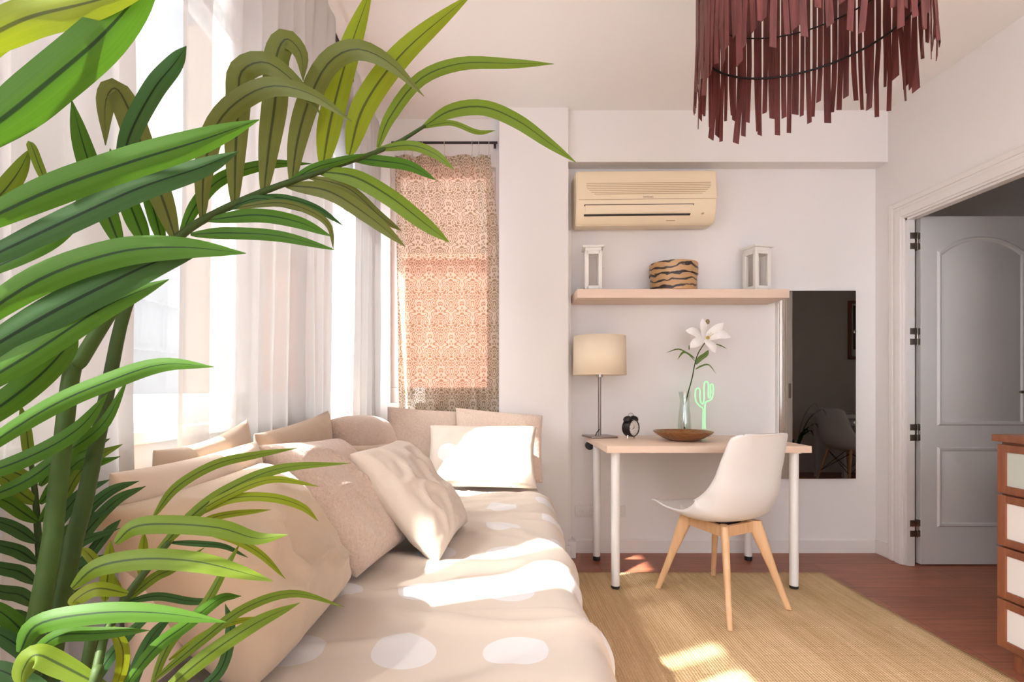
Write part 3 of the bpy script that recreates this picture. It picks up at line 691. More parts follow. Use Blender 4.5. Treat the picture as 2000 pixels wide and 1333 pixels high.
bt = MB().lathe([(0.0, 0.004), (0.007, 0.003), (0.008, 0.0)], (0, 0, 0), 12, Matrix.Translation(P(621, 866, 1.78)) @ Matrix.Rotation(PI / 2, 4, 'Y')).build('button', M['grey_print'], c6)
c7 = cushion('cushion', 'fleece cushion slumped by the narrow curtain, right of the buttoned one', P(640, 822, 1.98), V(-0.47, 2.00, ZB + 0.05), V(-0.42, 2.42, ZB + 0.05), P(752, 828, 2.62), 0.15, M['sherpa'], 0.03, 0.008, 7.0, sag=-0.03)
c8 = cushion('cushion', 'small beige cushion half hidden behind the pale crumpled one', P(655, 872, 1.78), V(-0.36, 1.82, ZB + 0.04), V(-0.33, 2.2, ZB + 0.04), P(757, 868, 2.20), 0.10, M['linen'], 0.05, 0.006, 8.0)
c9 = cushion('cushion', 'pink beige fleece cushion under the patterned curtain, left of its twin', P(757, 795, 3.09), V(-0.585, 2.97, 0.51), V(-0.165, 2.97, 0.51), P(897, 805, 3.10), 0.12, M['sherpa_p'], 0.03, 0.005, 9.0)
c10 = cushion('cushion', 'pink beige fleece cushion leaning on the column, right of its twin', P(890, 797, 3.06), V(-0.185, 2.93, 0.51), V(0.285, 2.93, 0.505), P(1060, 812, 3.07), 0.10, M['sherpa_p'], 0.03, 0.005, 10.0)
c11 = cushion('pillow', 'white dotted pillow in bright sun before the pink fleece cushions', P(840, 832, 2.88), V(-0.335, 2.70, 0.525), V(0.235, 2.68, 0.52), P(1048, 834, 2.87), 0.13, M['dotpillow'], 0.06, 0.010, 11.0, uvs=(0.62, 0.42), cat='pillow', group='pillows at the head of the bed')

# ------------------------------------------------------------------ rug
rug = MB()
def rugf(u, v):
    x = 0.06 + (1.822 - 0.06) * u; y = -0.10 + (2.95 + 0.10) * v
    ed = 0.004 * mn.noise(Vector((x * 9, y * 9, 1)))
    if u in (0, 1): x += ed
    if v in (0, 1): y += ed
    return (x, y, 0.006 + 0.0015 * mn.noise(Vector((x * 6, y * 6, 3)))), (u, v)
ro = rug.grid(rugf, 60, 90).build('rug', M['jute'], None, True, 180, solid=0.008)
tag(ro, 'woven natural jute rug on the red brown floor', 'rug')

# ------------------------------------------------------------------ desk
TX0, TX1, TY0, TY1 = 0.577, 1.587, 2.65, 3.25
desk = thing('desk', 'pale birch desk with white tube legs below the shelf', 'desk', (1.08, 2.95, 0))
MB().box((TX0, TY0, 0.701), (TX1, TY1, 0.735), 0.002).build('desktop', M['birch'], desk)
for x, y in ((0.633, 2.712), (1.533, 2.712), (0.633, 3.19), (1.533, 3.19)):
    lg = MB().lathe([(0.021, 0.02), (0.022, 0.3), (0.022, 0.692), (0.034, 0.694), (0.034, 0.701)], (x, y, 0), 24).build('leg', M['white_leg'], desk)
    MB().lathe([(0.019, 0.012 if y < 2.95 else 0.0), (0.0215, 0.016 if y < 2.95 else 0.004), (0.0215, 0.026), (0.018, 0.028)], (x, y, 0), 24).build('foot', M['black_rub'], lg)
# black plug block hanging under the desk's back left corner
pl = MB().lathe([(0.0, 0.0), (0.022, 0.002), (0.026, 0.012), (0.026, 0.03), (0.0, 0.034)], (0.60, 3.262, 0.675), 16, Matrix.Rotation(PI / 2, 4, 'X') @ Matrix.Scale(1, 4))
pl.build('cable_reel', M['black_rub'], desk)

# ------------------------------------------------------------------ table lamp
lx, ly = 0.636, 3.12
lamp = thing('table_lamp', 'table lamp with cream drum shade on the left of the desk', 'lamp', (lx, ly, 0.735))
R45 = Matrix.Translation((lx, ly, 0)) @ Matrix.Rotation(math.radians(12), 4, 'Z')
MB().box((-0.08, -0.075, 0.7355), (0.08, 0.075, 0.747), 0.003).xf(R45).build('base', M['steel_d'], lamp)
MB().tube([(lx, ly, 0.745), (lx, ly, 1.12)], 0.0088, 14).build('pole', M['steel_d'], lamp)
MB().lathe([(0.0, 0), (0.019, 0), (0.019, 0.03), (0.0, 0.034)], (lx, ly, 1.085), 16).build('socket', M['steel'], lamp)
MB().tube([(lx - 0.03, ly - 0.03, 0.7465), (lx - 0.02, ly - 0.02, 0.765), (lx, ly - 0.005, 0.785)], 0.003, 8).build('cable', M['black_rub'], lamp)
s1 = MB(); prof = [(0.152, 1.097), (0.150, 1.097), (0.150, 1.099), (0.1475, 1.10), (0.144, 1.32), (0.1465, 1.322), (0.148, 1.322)]
s1.lathe([(0.151, 1.097), (0.147, 1.322)], (lx, ly, 0), 48); s1.f = s1.f[:-2]
sh_ = s1.build('lamp_shade', M['shade'], lamp, True, 60, solid=0.003)
ring = MB()
for z, r in ((1.0985, 0.152), (1.3205, 0.148)):
    MB().tube([(lx + r * math.cos(a), ly + r * math.sin(a), z) for a in [2 * PI * k / 40 for k in range(41)]], 0.0018, 6, False).build('shade_ring', M['shade'], lamp)
for k in range(3):
    a = 2 * PI * k / 3 + 0.4; MB().tube([(lx, ly, 1.115), (lx + 0.15 * math.cos(a), ly + 0.15 * math.sin(a), 1.105)], 0.0015, 6).build('shade_spoke', M['steel'], lamp)


# ------------------------------------------------------------------ alarm clock
cx, cy = xpx(1232, 3.04), 3.04
clk = thing('alarm_clock', 'black twin bell alarm clock beside the lamp', 'clock', (cx, cy, 0.735))
CM = Matrix.Translation((cx, cy, 0.735 + 0.062)) @ Matrix.Rotation(math.radians(38), 4, 'Z')
MB().lathe([(0.0, 0.0), (0.046, 0), (0.050, 0.006), (0.050, 0.046), (0.046, 0.052), (0.044, 0.052), (0.043, 0.046)], (0, 0, 0), 36, Matrix.Rotation(PI / 2, 4, 'X') @ Matrix.Translation((0, 0, -0.026))).xf(CM).build('case', M['black_metal'], clk)
MB().lathe([(0.0, 0), (0.0435, 0)], (0, 0, 0), 36, Matrix.Rotation(PI / 2, 4, 'X') @ Matrix.Translation((0, 0, 0.0205))).xf(CM).build('dial', M['clock_face'], clk, recalc=True)
hd = MB()
for ang, ln, wd in ((200, 0.030, 0.0022), (95, 0.022, 0.003)):
    a = math.radians(ang); d = Vector((math.cos(a), 0, math.sin(a))); p = Vector((-d.z, 0, d.x))
    hd.add([Vector((0, -0.0222, 0)) + p * wd, Vector((0, -0.0222, 0)) - p * wd, Vector((0, -0.0222, 0)) + d * ln], [(0, 1, 2)])
for k in range(12):
    a = 2 * PI * k / 12; d = Vector((math.cos(a), 0, math.sin(a))); p = Vector((-d.z, 0, d.x)); c = Vector((0, -0.0215, 0))
    hd.add([c + d * 0.033 + p * 0.0013, c + d * 0.033 - p * 0.0013, c + d * 0.039 - p * 0.0013, c + d * 0.039 + p * 0.0013], [(0, 1, 2, 3)])
hd.xf(CM).build('hands', M['black_metal'], clk, False)
for sx in (-1, 1):
    a = sx * math.radians(32)
    MB().lathe([(0.024, 0.0), (0.0235, 0.006), (0.019, 0.013), (0.010, 0.017), (0.0, 0.018)], (0, 0, 0), 20, Matrix.Rotation(a, 4, 'Y') @ Matrix.Translation((0, 0, 0.056))).xf(CM).build('bell', M['black_metal'], clk)
    MB().tube([(sx * 0.024, 0, -0.040), (sx * 0.032, 0, -0.061)], [0.005, 0.004], 10).xf(CM).build('leg', M['steel'], clk)
MB().tube([(0.030 * math.cos(a), 0, 0.055 + 0.028 * math.sin(a)) for a in [PI * k / 12 for k in range(13)]], 0.002, 8).xf(CM).build('handle', M['steel'], clk)

# ------------------------------------------------------------------ wooden bowl, vase, lily, neon cactus
bx, by = xpx(1334, 2.93), 2.93
bowl = MB().lathe([(0.0, 0.001), (0.06, 0.0), (0.075, 0.002), (0.11, 0.016), (0.145, 0.038), (0.157, 0.050), (0.155, 0.053), (0.150, 0.051), (0.138, 0.042), (0.105, 0.022), (0.06, 0.009), (0.0, 0.008)], (bx, by, 0.735), 56).build('wooden_bowl', M['walnut'])
tag(bowl, 'shallow round brown wooden bowl in the middle of the desk', 'bowl')
vx, vy = xpx(1337, 3.13), 3.13
vase = MB().lathe([(0.0, 0.001), (0.030, 0.0), (0.036, 0.01), (0.038, 0.06), (0.034, 0.12), (0.028, 0.17), (0.026, 0.22), (0.034, 0.265), (0.0325, 0.265), (0.0245, 0.22), (0.0265, 0.17), (0.032, 0.12), (0.036, 0.06), (0.034, 0.014), (0.0, 0.008)], (vx, vy, 0.7355), 36).build('glass_vase', M['vase'])
tag(vase, 'clear glass vase holding the lily behind the wooden bowl', 'vase')
LY = 3.13
lily = thing('lily', 'single white lily with green leaves in the clear vase', 'flower', (vx, vy, 0.745))
def lp(px, py, d=0.0): return P(px, py, LY + d)
st = catmull([Vector((vx, vy, 0.746)), lp(1337, 800), lp(1343, 772), lp(1352, 738), lp(1357, 712), lp(1364, 690), lp(1378, 668)], 40)
MB().tube(st, [0.0042 - 0.0015 * i / 40 for i in range(41)], 8).build('stem', M['stem'], lily)
def leaf_mesh(pts3, width, normal, fold=0.18, n=18, base=0.25, peak=0.45, twist=0.0, nacross=4, uvl=1.0, tip=2.3):
    c = catmull(pts3, n); mb = MB(); vs = []; uv = []; fs = []
    m = nacross
    for i, p in enumerate(c):
        t = i / n
        tan = (c[min(i + 1, n)] - c[max(i - 1, 0)]).normalized()
        nn = Vector(normal); nn = (nn - tan * nn.dot(tan))
        if nn.length < 1e-4: nn = tan.orthogonal()
        nn.normalize(); nn = Matrix.Rotation(twist * (0.3 + 0.7 * t), 3, tan) @ nn
        side = tan.cross(nn).normalized()
        if t < peak: w = base + (1 - base) * math.sin(PI / 2 * min(1, t / (peak * 0.8))) ** 0.8
        else: w = max(0.0, 1 - ((t - peak) / (1 - peak)) ** tip)
        w = max(w, 0.03 if i == n else 0.05) * width
        for k in range(m + 1):
            a = k / m * 2 - 1
            vs.append(p + side * (w / 2 * a) - nn * (abs(a) * w / 2 * fold)); uv.append((k / m, t * uvl))
    for i in range(n):
        for k in range(m):
            a = i * (m + 1) + k; fs.append((a, a + 1, a + m + 2, a + m + 1))
    return mb.add(vs, fs, uv)
fcn = lp(1379, 662, -0.02)
for (tip, mid, wd) in (((1339, 646), (1358, 648), 0.050), ((1372, 622), (1376, 640), 0.046), ((1414, 631), (1398, 645), 0.052), ((1428, 659), (1405, 652), 0.056), ((1397, 690), (1392, 675), 0.050), ((1347, 680), (1362, 668), 0.052)):
    leaf_mesh([fcn + Vector((0, 0.02, 0)), lp(mid[0], mid[1], -0.05), lp(tip[0], tip[1], -0.045)], wd, (0.1, -1, 0.25), 0.25, 12, 0.3, 0.5).build('petal', M['petal'], lily, True, 180)
th = MB().lathe([(0.0, 0.0), (0.006, 0.002), (0.012, 0.012), (0.011, 0.015), (0.004, 0.008)], (0, 0, 0), 14, Matrix.Translation(fcn + Vector((0, -0.012, 0))) @ Matrix.Rotation(math.radians(75), 4, 'X'))
th.build('throat', M['pollen'], lily)
sb = MB()
for dx, dz in ((0.004, 0.03), (-0.012, 0.024), (0.014, 0.022), (0.0, 0.012)):
    sb.tube([fcn + Vector((0, -0.01, 0)), fcn + Vector((dx * 0.5, -0.05, dz * 0.5)), fcn + Vector((dx, -0.065, dz))], 0.0012, 6)
sb.build('stamens', M['pollen'], lily)
MB().lathe([(0.0, 0), (0.010, 0.004), (0.012, 0.016), (0.008, 0.028), (0.0, 0.030)], tuple(lp(1382, 634, -0.03)), 12).build('seed_head', M['brownbud'], lily)
for pts, wd in (([(1358, 706), (1345, 692), (1325, 682), (1300, 690)], 0.012), ([(1357, 700), (1348, 693), (1335, 688), (1323, 703)], 0.016), ([(1359, 712), (1368, 700), (1379, 692), (1384, 684)], 0.030),
                ([(1358, 722), (1370, 715), (1385, 713), (1399, 731)], 0.012), ([(1398, 672), (1405, 674), (1412, 677), (1420, 682)], 0.012), ([(1346, 684), (1347, 678), (1350, 674), (1352, 672)], 0.012)):
    leaf_mesh([lp(a, b, -0.01 * i) for i, (a, b) in enumerate(pts)], wd, (0.2, -0.8, 0.6), 0.3, 12, 0.3, 0.45).build('leaf', M['lily_green'], lily, True, 180)
# neon cactus lamp
NY = 3.20
neon = thing('cactus_lamp', 'green neon cactus lamp glowing behind the wooden bowl', 'lamp', (xpx(1373, NY), NY, 0.735))
def np_(px, py): return P(px, py, NY)
def smooth(pts, n=60): return catmull([np_(*p) for p in pts], n)
out1 = smooth([(1373, 838), (1373, 815), (1373, 799), (1366, 793), (1359, 783), (1358, 770), (1359, 762), (1363, 759), (1367, 763), (1367, 776), (1369, 786), (1373, 789), (1375, 780), (1375, 755), (1377, 747), (1382, 747), (1384, 755)], 90)
out2 = smooth([(1384, 755), (1383, 770), (1384, 777), (1387, 776), (1388, 763), (1388, 753), (1391, 751), (1393, 755), (1393, 770), (1390, 780), (1384, 784), (1378, 787), (1377, 800), (1377, 838)], 80)
MB().tube(out1 + out2[1:], 0.0042, 8).build('neon_tube', M['neon'], neon)
MB().box((xpx(1364, NY), NY - 0.03, 0.7355), (xpx(1386, NY), NY + 0.03, 0.775), 0.006).build('base', M['white_pl'], neon)

# ------------------------------------------------------------------ shelf and what stands on it
SX0, SX1, SY0, SZ0, SZ1 = 0.500, 1.716, 3.08, 1.539, 1.589
shf = MB().box((SX0, SY0, SZ0), (SX1, YB - 0.001, SZ1), 0.002).build('wall_shelf', M['birch'])
tag(shf, 'long pale birch floating shelf above the desk', 'shelf')
def lantern(label, x, y, rz, w, d, h):
    t = thing('lantern', label, 'lantern', (x, y, SZ1), 'white lanterns on the shelf')
    m = Matrix.Translation((x, y, SZ1 + 0.0005)) @ Matrix.Rotation(rz, 4, 'Z'); a, b = w / 2, d / 2; p = 0.011
    MB().box((-a, -b, 0), (a, b, 0.016), 0.003).xf(m).build('base', M['lantern'], t)
    fr = MB()
    for sx in (-1, 1):
        for sy in (-1, 1):
            fr.box((min(sx * a, sx * (a - 2 * p)), min(sy * b, sy * (b - 2 * p)), 0.016), (max(sx * a, sx * (a - 2 * p)), max(sy * b, sy * (b - 2 * p)), h - 0.03), 0.002)
    for sy in (-1, 1):
        for z0, z1 in ((0.016, 0.034), (h - 0.05, h - 0.03)):
            fr.box((-a + p, min(sy * b, sy * (b - p)), z0), (a - p, max(sy * b, sy * (b - p)), z1), 0.002)
            fr.box((min(sy * a, sy * (a - p)), -b + p, z0), (max(sy * a, sy * (a - p)), b - p, z1), 0.002)
    fr.xf(m).build('frame', M['lantern'], t)
    for sy in (-1, 1):
        MB().box((-a + p, sy * (b - 0.006) - 0.001, 0.03), (a - p, sy * (b - 0.006) + 0.001, h - 0.045)).xf(m).build('pane', M['frost'], t, False)
        MB().box((sy * (a - 0.006) - 0.001, -b + p, 0.03), (sy * (a - 0.006) + 0.001, b - p, h - 0.045)).xf(m).build('pane', M['frost'], t, False)
    rf = MB().box((-a + 0.004, -b + 0.004, h - 0.03), (a - 0.004, b - 0.004, h - 0.012), 0.002)
    rf.box((-a - 0.012, -b - 0.012, h - 0.012), (a + 0.012, b + 0.012, h), 0.003)
    rf.xf(m).build('roof', M['lantern'], t)
    MB().lathe([(0, 0), (0.006, 0.002), (0.006, 0.01), (0, 0.012)], (0, 0, 0), 10, Matrix.Translation((a, -b * 0.3, h * 0.55)) @ Matrix.Rotation(PI / 2, 4, 'Y')).xf(m).build('knob', M['lantern'], t)
lantern('white wooden lantern at the left end of the shelf, near the column', 0.612, 3.20, math.radians(-6), 0.100, 0.100, 0.270)
lantern('white wooden lantern near the right end of the shelf, turned to show two sides', 1.590, 3.205, math.radians(14), 0.108, 0.108, 0.272)
hx, hy = xpx(1315, 3.20), 3.20
hb = thing('hat_box', 'round tiger striped box with lid in the middle of the shelf', 'box', (hx, hy, SZ1))
MB().lathe([(0.0, 0), (0.131, 0), (0.133, 0.002), (0.133, 0.115), (0.0, 0.115)], (hx, hy, SZ1 + 0.0005), 56).build('box_body', M['tiger'], hb)
MB().lathe([(0.1335, 0.098), (0.1385, 0.098), (0.139, 0.10), (0.139, 0.165), (0.136, 0.168), (0.0, 0.168)], (hx, hy, SZ1 + 0.0005), 56).build('lid', M['tiger'], hb)

# ------------------------------------------------------------------ air conditioner
AY = 3.14
ax0, ax1 = xpx(1126, AY), xpx(1401, AY); az1, az0 = 2.303, 1.992
ac = thing('air_conditioner', 'yellowed cream wall air conditioner above the shelf', 'air conditioner', ((ax0 + ax1) / 2, YB, az0))
prof = [(YB - 0.001, az0 + 0.02), (YB - 0.001, az1), (AY + 0.03, az1), (AY + 0.008, az1 - 0.012), (AY, az1 - 0.05), (AY, az0 + 0.135), (AY + 0.004, az0 + 0.125), (AY + 0.012, az0 + 0.075), (AY + 0.035, az0 + 0.022), (AY + 0.06, az0), (YB - 0.05, az0)]
ACM = Matrix.Translation(((ax0 + ax1) / 2, 0, (az0 + az1) / 2)) @ Matrix.Rotation(math.radians(-0.55), 4, 'Y') @ Matrix.Translation((-(ax0 + ax1) / 2, 0, -(az0 + az1) / 2))
MB().prism(prof, 0, ax0, ax1, 0.006).xf(ACM).build('body', M['ac'], ac, True, 35)
gl = MB()
for i in range(7):
    z = az1 - 0.082 - i * 0.0105; ins = 0.0 if i < 3 else 0.006 * (i - 2) ** 1.5
    gl.box((ax0 + 0.058 + ins, AY - 0.0015, z - 0.0017), (ax1 - 0.038 - ins, AY + 0.002, z + 0.0017))
gl.xf(ACM).build('grille', M['ac_line'], ac, False)
MB().box((ax0 + 0.012, AY - 0.0008, az0 + 0.1345), (ax1 - 0.006, AY + 0.003, az0 + 0.1362)).xf(ACM).build('seam', M['ac_line'], ac, False)
fx1 = xpx(1360, AY)
tilt = Matrix.Translation((0, AY + 0.006, az0 + 0.112)) @ Matrix.Rotation(math.radians(12), 4, 'X')
def slope_y(z):    # front surface depth on the lower slope
    pts = [(az0 + 0.125, AY + 0.004), (az0 + 0.075, AY + 0.012), (az0 + 0.022, AY + 0.035)]
    for (z0, y0), (z1, y1) in zip(pts, pts[1:]):
        if z <= z0 and z >= z1: return y0 + (y1 - y0) * (z0 - z) / (z0 - z1)
    return pts[0][1] if z > pts[0][0] else pts[-1][1]
fl = MB(); op = MB()
za, zb_, zc = az0 + 0.103, az0 + 0.061, az0 + 0.044
x0_ = ax0 + 0.052
op.add([(x0_ - 0.006, slope_y(za + 0.002) - 0.0012, za + 0.005), (fx1 - 0.010, slope_y(za + 0.002) - 0.0012, za + 0.005), (fx1 - 0.030, slope_y(zc) - 0.0012, zc), (x0_ - 0.006, slope_y(zc) - 0.0012, zc)], [(3, 2, 1, 0)])
op.xf(ACM).build('outlet', M['ac_dark'], ac, False, solid=0.001)
fl.add([(x0_, slope_y(za) - 0.003, za), (fx1 - 0.016, slope_y(za) - 0.003, za), (fx1 - 0.028, slope_y(zb_) - 0.005, zb_), (x0_ + 0.002, slope_y(zb_) - 0.005, zb_)], [(3, 2, 1, 0)])
fl.xf(ACM).build('flap', M['ac'], ac, False, solid=0.003)
def text(body, size, loc, rot, mat, parent, name):
    cu = bpy.data.curves.new(name, 'FONT'); cu.body = body; cu.size = size; cu.extrude = 0.0004; cu.align_x = 'CENTER'; cu.align_y = 'CENTER'
    tmp = bpy.data.objects.new(name, cu); COL.objects.link(tmp)
    dg = bpy.context.evaluated_depsgraph_get(); me = bpy.data.meshes.new_from_object(tmp.evaluated_get(dg))
    COL.objects.unlink(tmp); bpy.data.objects.remove(tmp)
    me.transform(Matrix.Translation(loc) @ Matrix.Rotation(rot[2], 4, 'Z') @ Matrix.Rotation(rot[0], 4, 'X'))
    me.materials.append(mat); o = bpy.data.objects.new(name, me); COL.objects.link(o); o.parent = parent
    if parent.type == 'EMPTY': o.matrix_parent_inverse = Matrix.Translation(-parent.location)
    return o
text('SAMSUNG', 0.013, (xpx(1266, AY), AY - 0.0008, zpx(385, AY)), (PI / 2, 0, 0), M['grey_print'], ac, 'lettering')
pw = MB().box((xpx(1305, AY), slope_y(az0 + 0.030) + 0.004, az0 + 0.017), (xpx(1322, AY), slope_y(az0 + 0.03) + 0.02, az0 + 0.0215)); pw.xf(ACM).build('marking', M['ac_line'], ac, False)
MB().box((xpx(1372, AY), AY + 0.006, az0 + 0.05), (xpx(1376, AY), AY + 0.03, az0 + 0.055), 0.001).xf(ACM).build('indicator', M['ac_line'], ac, False)

# ------------------------------------------------------------------ mirror
mi = thing('mirror', 'tall frameless wall mirror right of the desk', 'mirror', (2.03, YB, 0.457))
MB().box((1.769, YB - 0.040, 0.464), (2.247, YB - 0.036, 1.620), 0.0008).build('mirror_glass', M['mirror'], mi, False)
MB().box((1.772, YB - 0.036, 0.467), (2.244, YB - 0.0005, 1.617)).build('backing', M['trim'], mi, False)
for z in (0.80, 1.36):
    MB().box((2.236, YB - 0.044, z), (2.254, YB - 0.0005, z + 0.018), 0.002).build('clip', M['vase'], mi)

# ------------------------------------------------------------------ sockets
def socket(label, x0, x1, z0, z1, n):
    so_ = thing('wall_socket', label, 'socket', ((x0 + x1) / 2, YB, z0), 'sockets under the desk')
    MB().box((x0, YB - 0.010, z0), (x1, YB - 0.0005, z1), 0.003).build('plate', M['white_pl'], so_)
    for i in range(n):
        c = x0 + (x1 - x0) * (i + 0.5) / n
        MB().lathe([(0.0, -0.0004), (0.019, -0.0004), (0.019, 0.0022), (0.0172, 0.0022), (0.0165, 0.0003), (0.0, 0.0003)], (0, 0, 0), 20, Matrix.Translation((c, YB - 0.0105, (z0 + z1) / 2)) @ Matrix.Rotation(PI / 2, 4, 'X')).build('outlet', M['white_pl'], so_)
        zc_ = (z0 + z1) / 2
        MB().box((c - 0.0090, YB - 0.0112, zc_ - 0.0015), (c - 0.0066, YB - 0.0100, zc_ + 0.0015)).box((c + 0.0066, YB - 0.0112, zc_ - 0.0015), (c + 0.0090, YB - 0.0100, zc_ + 0.0015)).build('pin_hole', M['steel_d'], so_, False)
socket('white double socket low on the wall by the column', xpx(1123, YB), xpx(1165, YB), zpx(1010, YB), zpx(988, YB), 2)
socket('single socket low on the wall behind the desk leg, right of the double one', xpx(1199, YB), xpx(1221, YB), zpx(1010, YB), zpx(988, YB), 1)

# ------------------------------------------------------------------ white shell chair
def shell_profile(t):
    pts = [(0.245, 0.436), (0.205, 0.445), (0.08, 0.424), (-0.05, 0.406), (-0.15, 0.432), (-0.205, 0.53), (-0.225, 0.66), (-0.255, 0.79), (-0.268, 0.822)]
    n = len(pts) - 1; k = min(int(t * n), n - 1); f = t * n - k
    g = lambda i: Vector((*pts[max(0, min(n, i))], 0))
    p0, p1, p2, p3 = g(k - 1), g(k), g(k + 1), g(k + 2)
    return 0.5 * ((2 * p1) + (p2 - p0) * f + (2 * p0 - 5 * p1 + 4 * p2 - p3) * f * f + (3 * p1 - p0 - 3 * p2 + p3) * f ** 3)
def shell(mb, m, w=1.0):
    def fn(u, v):
        t = v; p = shell_profile(t); a = u * 2 - 1
        d = (shell_profile(min(1, t + 0.02)) - shell_profile(max(0, t - 0.02))); d = Vector((d.x, d.y, 0)).normalized()
        nrm = Vector((d.y, -d.x))             # towards the sitter
        if nrm.y < 0 and t < 0.3: nrm = -nrm
        half = [0.185, 0.225, 0.240, 0.240, 0.230, 0.208, 0.185, 0.168, 0.145]
        n = len(half) - 1; k = min(int(t * n), n - 1); f = t * n - k; f = f * f * (3 - 2 * f)
        hw = (half[k] * (1 - f) + half[k + 1] * f) * w
        curl = 0.018 + 0.085 * math.exp(-((t - 0.52) / 0.18) ** 2) + 0.02 * t
        off = curl * abs(a) ** 2.6
        x = hw * (a if abs(a) < 1 else a); x = hw * math.sin(a * PI / 2 * 0.92) / math.sin(PI / 2 * 0.92)
        z0 = 0.0
        if t > 0.80: z0 = -0.055 * abs(a) ** 5 * ((t - 0.80) / 0.20) ** 2
        if t < 0.08: pass
        s, z = p.x + nrm.x * off, p.y + nrm.y * off + z0
        return m @ Vector((s, x, z)), (u, v)
    return mb.grid(fn, 28, 48)
def taper_bar(mb, p0, p1, r0, r1, seg=12): return mb.tube([p0, p1], [r0, r1], seg)
CC = Vector((1.10, 2.575, 0.0)); fa = math.radians(112)
CMx = Matrix.Translation(CC) @ Matrix.Rotation(fa, 4, 'Z')
ch = thing('chair', 'white moulded shell chair with splayed wooden legs at the birch desk', 'chair', CC)
sho = shell(MB(), CMx).build('seat_shell', M['white_pl'], ch, True, 180, solid=0.009)
# seat pad
def pad(u, v):
    a, b = u * 2 - 1, v * 2 - 1
    r = (1 - max(abs(a), abs(b)) ** 4)
    s = 0.04 + 0.13 * b * math.sqrt(1 - a * a / 2.4); x = 0.16 * a * math.sqrt(1 - b * b / 2.4)
    return CMx @ Vector((s, x, 0.416 + 0.05 * max(0, (abs(x) / 0.19)) ** 2.6 * 0.5 + 0.016 * r ** 0.5 + max(0, s - 0.05) * 0.12)), (u, v)
MB().grid(pad, 20, 20).build('seat_cushion', M['white_pl'], ch, True, 180)
feet = [Vector((0.847, 2.71, 0.0135)), Vector((1.0, 2.242, 0.0135)), Vector((1.36, 2.449, 0.0135)), Vector((1.203, 2.897, 0.0135))]
tops = []
for fpt in feet:
    d = (fpt - CC); d.z = 0; tp = CC + d * 0.50 + Vector((0, 0, 0.405)); tops.append(tp)
    side = Vector((-d.y, d.x, 0)).normalized(); ax = d.normalized()
    mb = MB(); rows = []
    for t, a, b in ((0, 0.011, 0.014), (0.45, 0.014, 0.019), (0.85, 0.017, 0.031), (1.0, 0.017, 0.034)):
        c = fpt + (tp - fpt) * t
        for k in range(12):
            an = 2 * PI * k / 12; ca, sa = math.cos(an), math.sin(an)
            sq = lambda q: math.copysign(abs(q) ** 0.6, q)
            rows.append(c + side * a * sq(ca) + ax * b * sq(sa))
    fs = [tuple(range(12))[::-1], tuple(36 + k for k in range(12))]
    for r in range(3):
        for k in range(12):
            x = r * 12 + k; y = r * 12 + (k + 1) % 12; fs.append((x, y, y + 12, x + 12))
    mb.add(rows, fs).build('leg', M['oak'], ch, True, 50, recalc=True)
for i in range(4):
    a, b = tops[i], tops[(i + 1) % 4]
    d = (b - a).normalized(); z = Vector((0, 0, 1)); s = d.cross(z)
    mb = MB(); a2, b2 = a - z * 0.028, b - z * 0.028
    vs = []
    for p in (a2, b2):
        for (q, r) in ((-0.009, -0.024), (0.009, -0.024), (0.009, 0.024), (-0.009, 0.024)): vs.append(p + s * q + z * r)
    mb.add(vs, [(0, 1, 2, 3), (7, 6, 5, 4), (0, 4, 5, 1), (1, 5, 6, 2), (2, 6, 7, 3), (3, 7, 4, 0)]).build('apron', M['oak'], ch, False, recalc=True)
MB().lathe([(0.0, 0), (0.09, 0.0), (0.095, 0.006), (0.09, 0.014), (0.0, 0.014)], (CC.x, CC.y, 0.386), 24).build('mount_plate', M['black_metal'], ch)

# ------------------------------------------------------------------ dresser
dx0, dx1, dy0, dy1 = 1.842, 2.345, 1.15, 1.955
ds = thing('dresser', 'red brown dresser with white drawer fronts at the right edge', 'dresser', ((dx0 + dx1) / 2, (dy0 + dy1) / 2, 0))
MB().box((dx0 + 0.02, dy0, 0.10), (dx1, dy1, 0.826), 0.002).build('carcass', M['mahog'], ds)
MB().box((dx0 + 0.055, dy0 + 0.02, 0.0), (dx1, dy1 - 0.05, 0.10), 0.002).box((dx0 + 0.045, dy1 - 0.05, 0.0), (dx1, dy1 - 0.015, 0.10), 0.002).build('plinth', M['mahog'], ds)
MB().box((dx0 - 0.008, dy0 - 0.012, 0.828), (dx1, dy1 + 0.012, 0.853), 0.003).build('top', M['mahog'], ds)
zs = [0.822, 0.640, 0.452, 0.263, 0.085]
for i in range(4):
    z1_, z0_ = zs[i] - 0.004, zs[i + 1] + 0.003; fw = 0.034
    d = MB().box((dx0, dy0 + 0.002, z0_), (dx0 + 0.02, dy0 + fw, z1_), 0.002).box((dx0, dy1 - fw, z0_), (dx0 + 0.02, dy1 - 0.002, z1_), 0.002).box((dx0, dy0 + fw, z0_), (dx0 + 0.02, dy1 - fw, z0_ + fw * 0.8), 0.002).box((dx0, dy0 + fw, z1_ - fw * 0.8), (dx0 + 0.02, dy1 - fw, z1_), 0.002).build('drawer', M['mahog'], ds)
    pn = MB().box((dx0 + 0.006, dy0 + fw, z0_ + fw * 0.8), (dx0 + 0.012, dy1 - fw, z1_ - fw * 0.8)).build('drawer_panel', M['panel_g'] if i == 0 else M['panel_w'], d, False)
    if i == 0: pn['label'] = 'frosted glass panel'

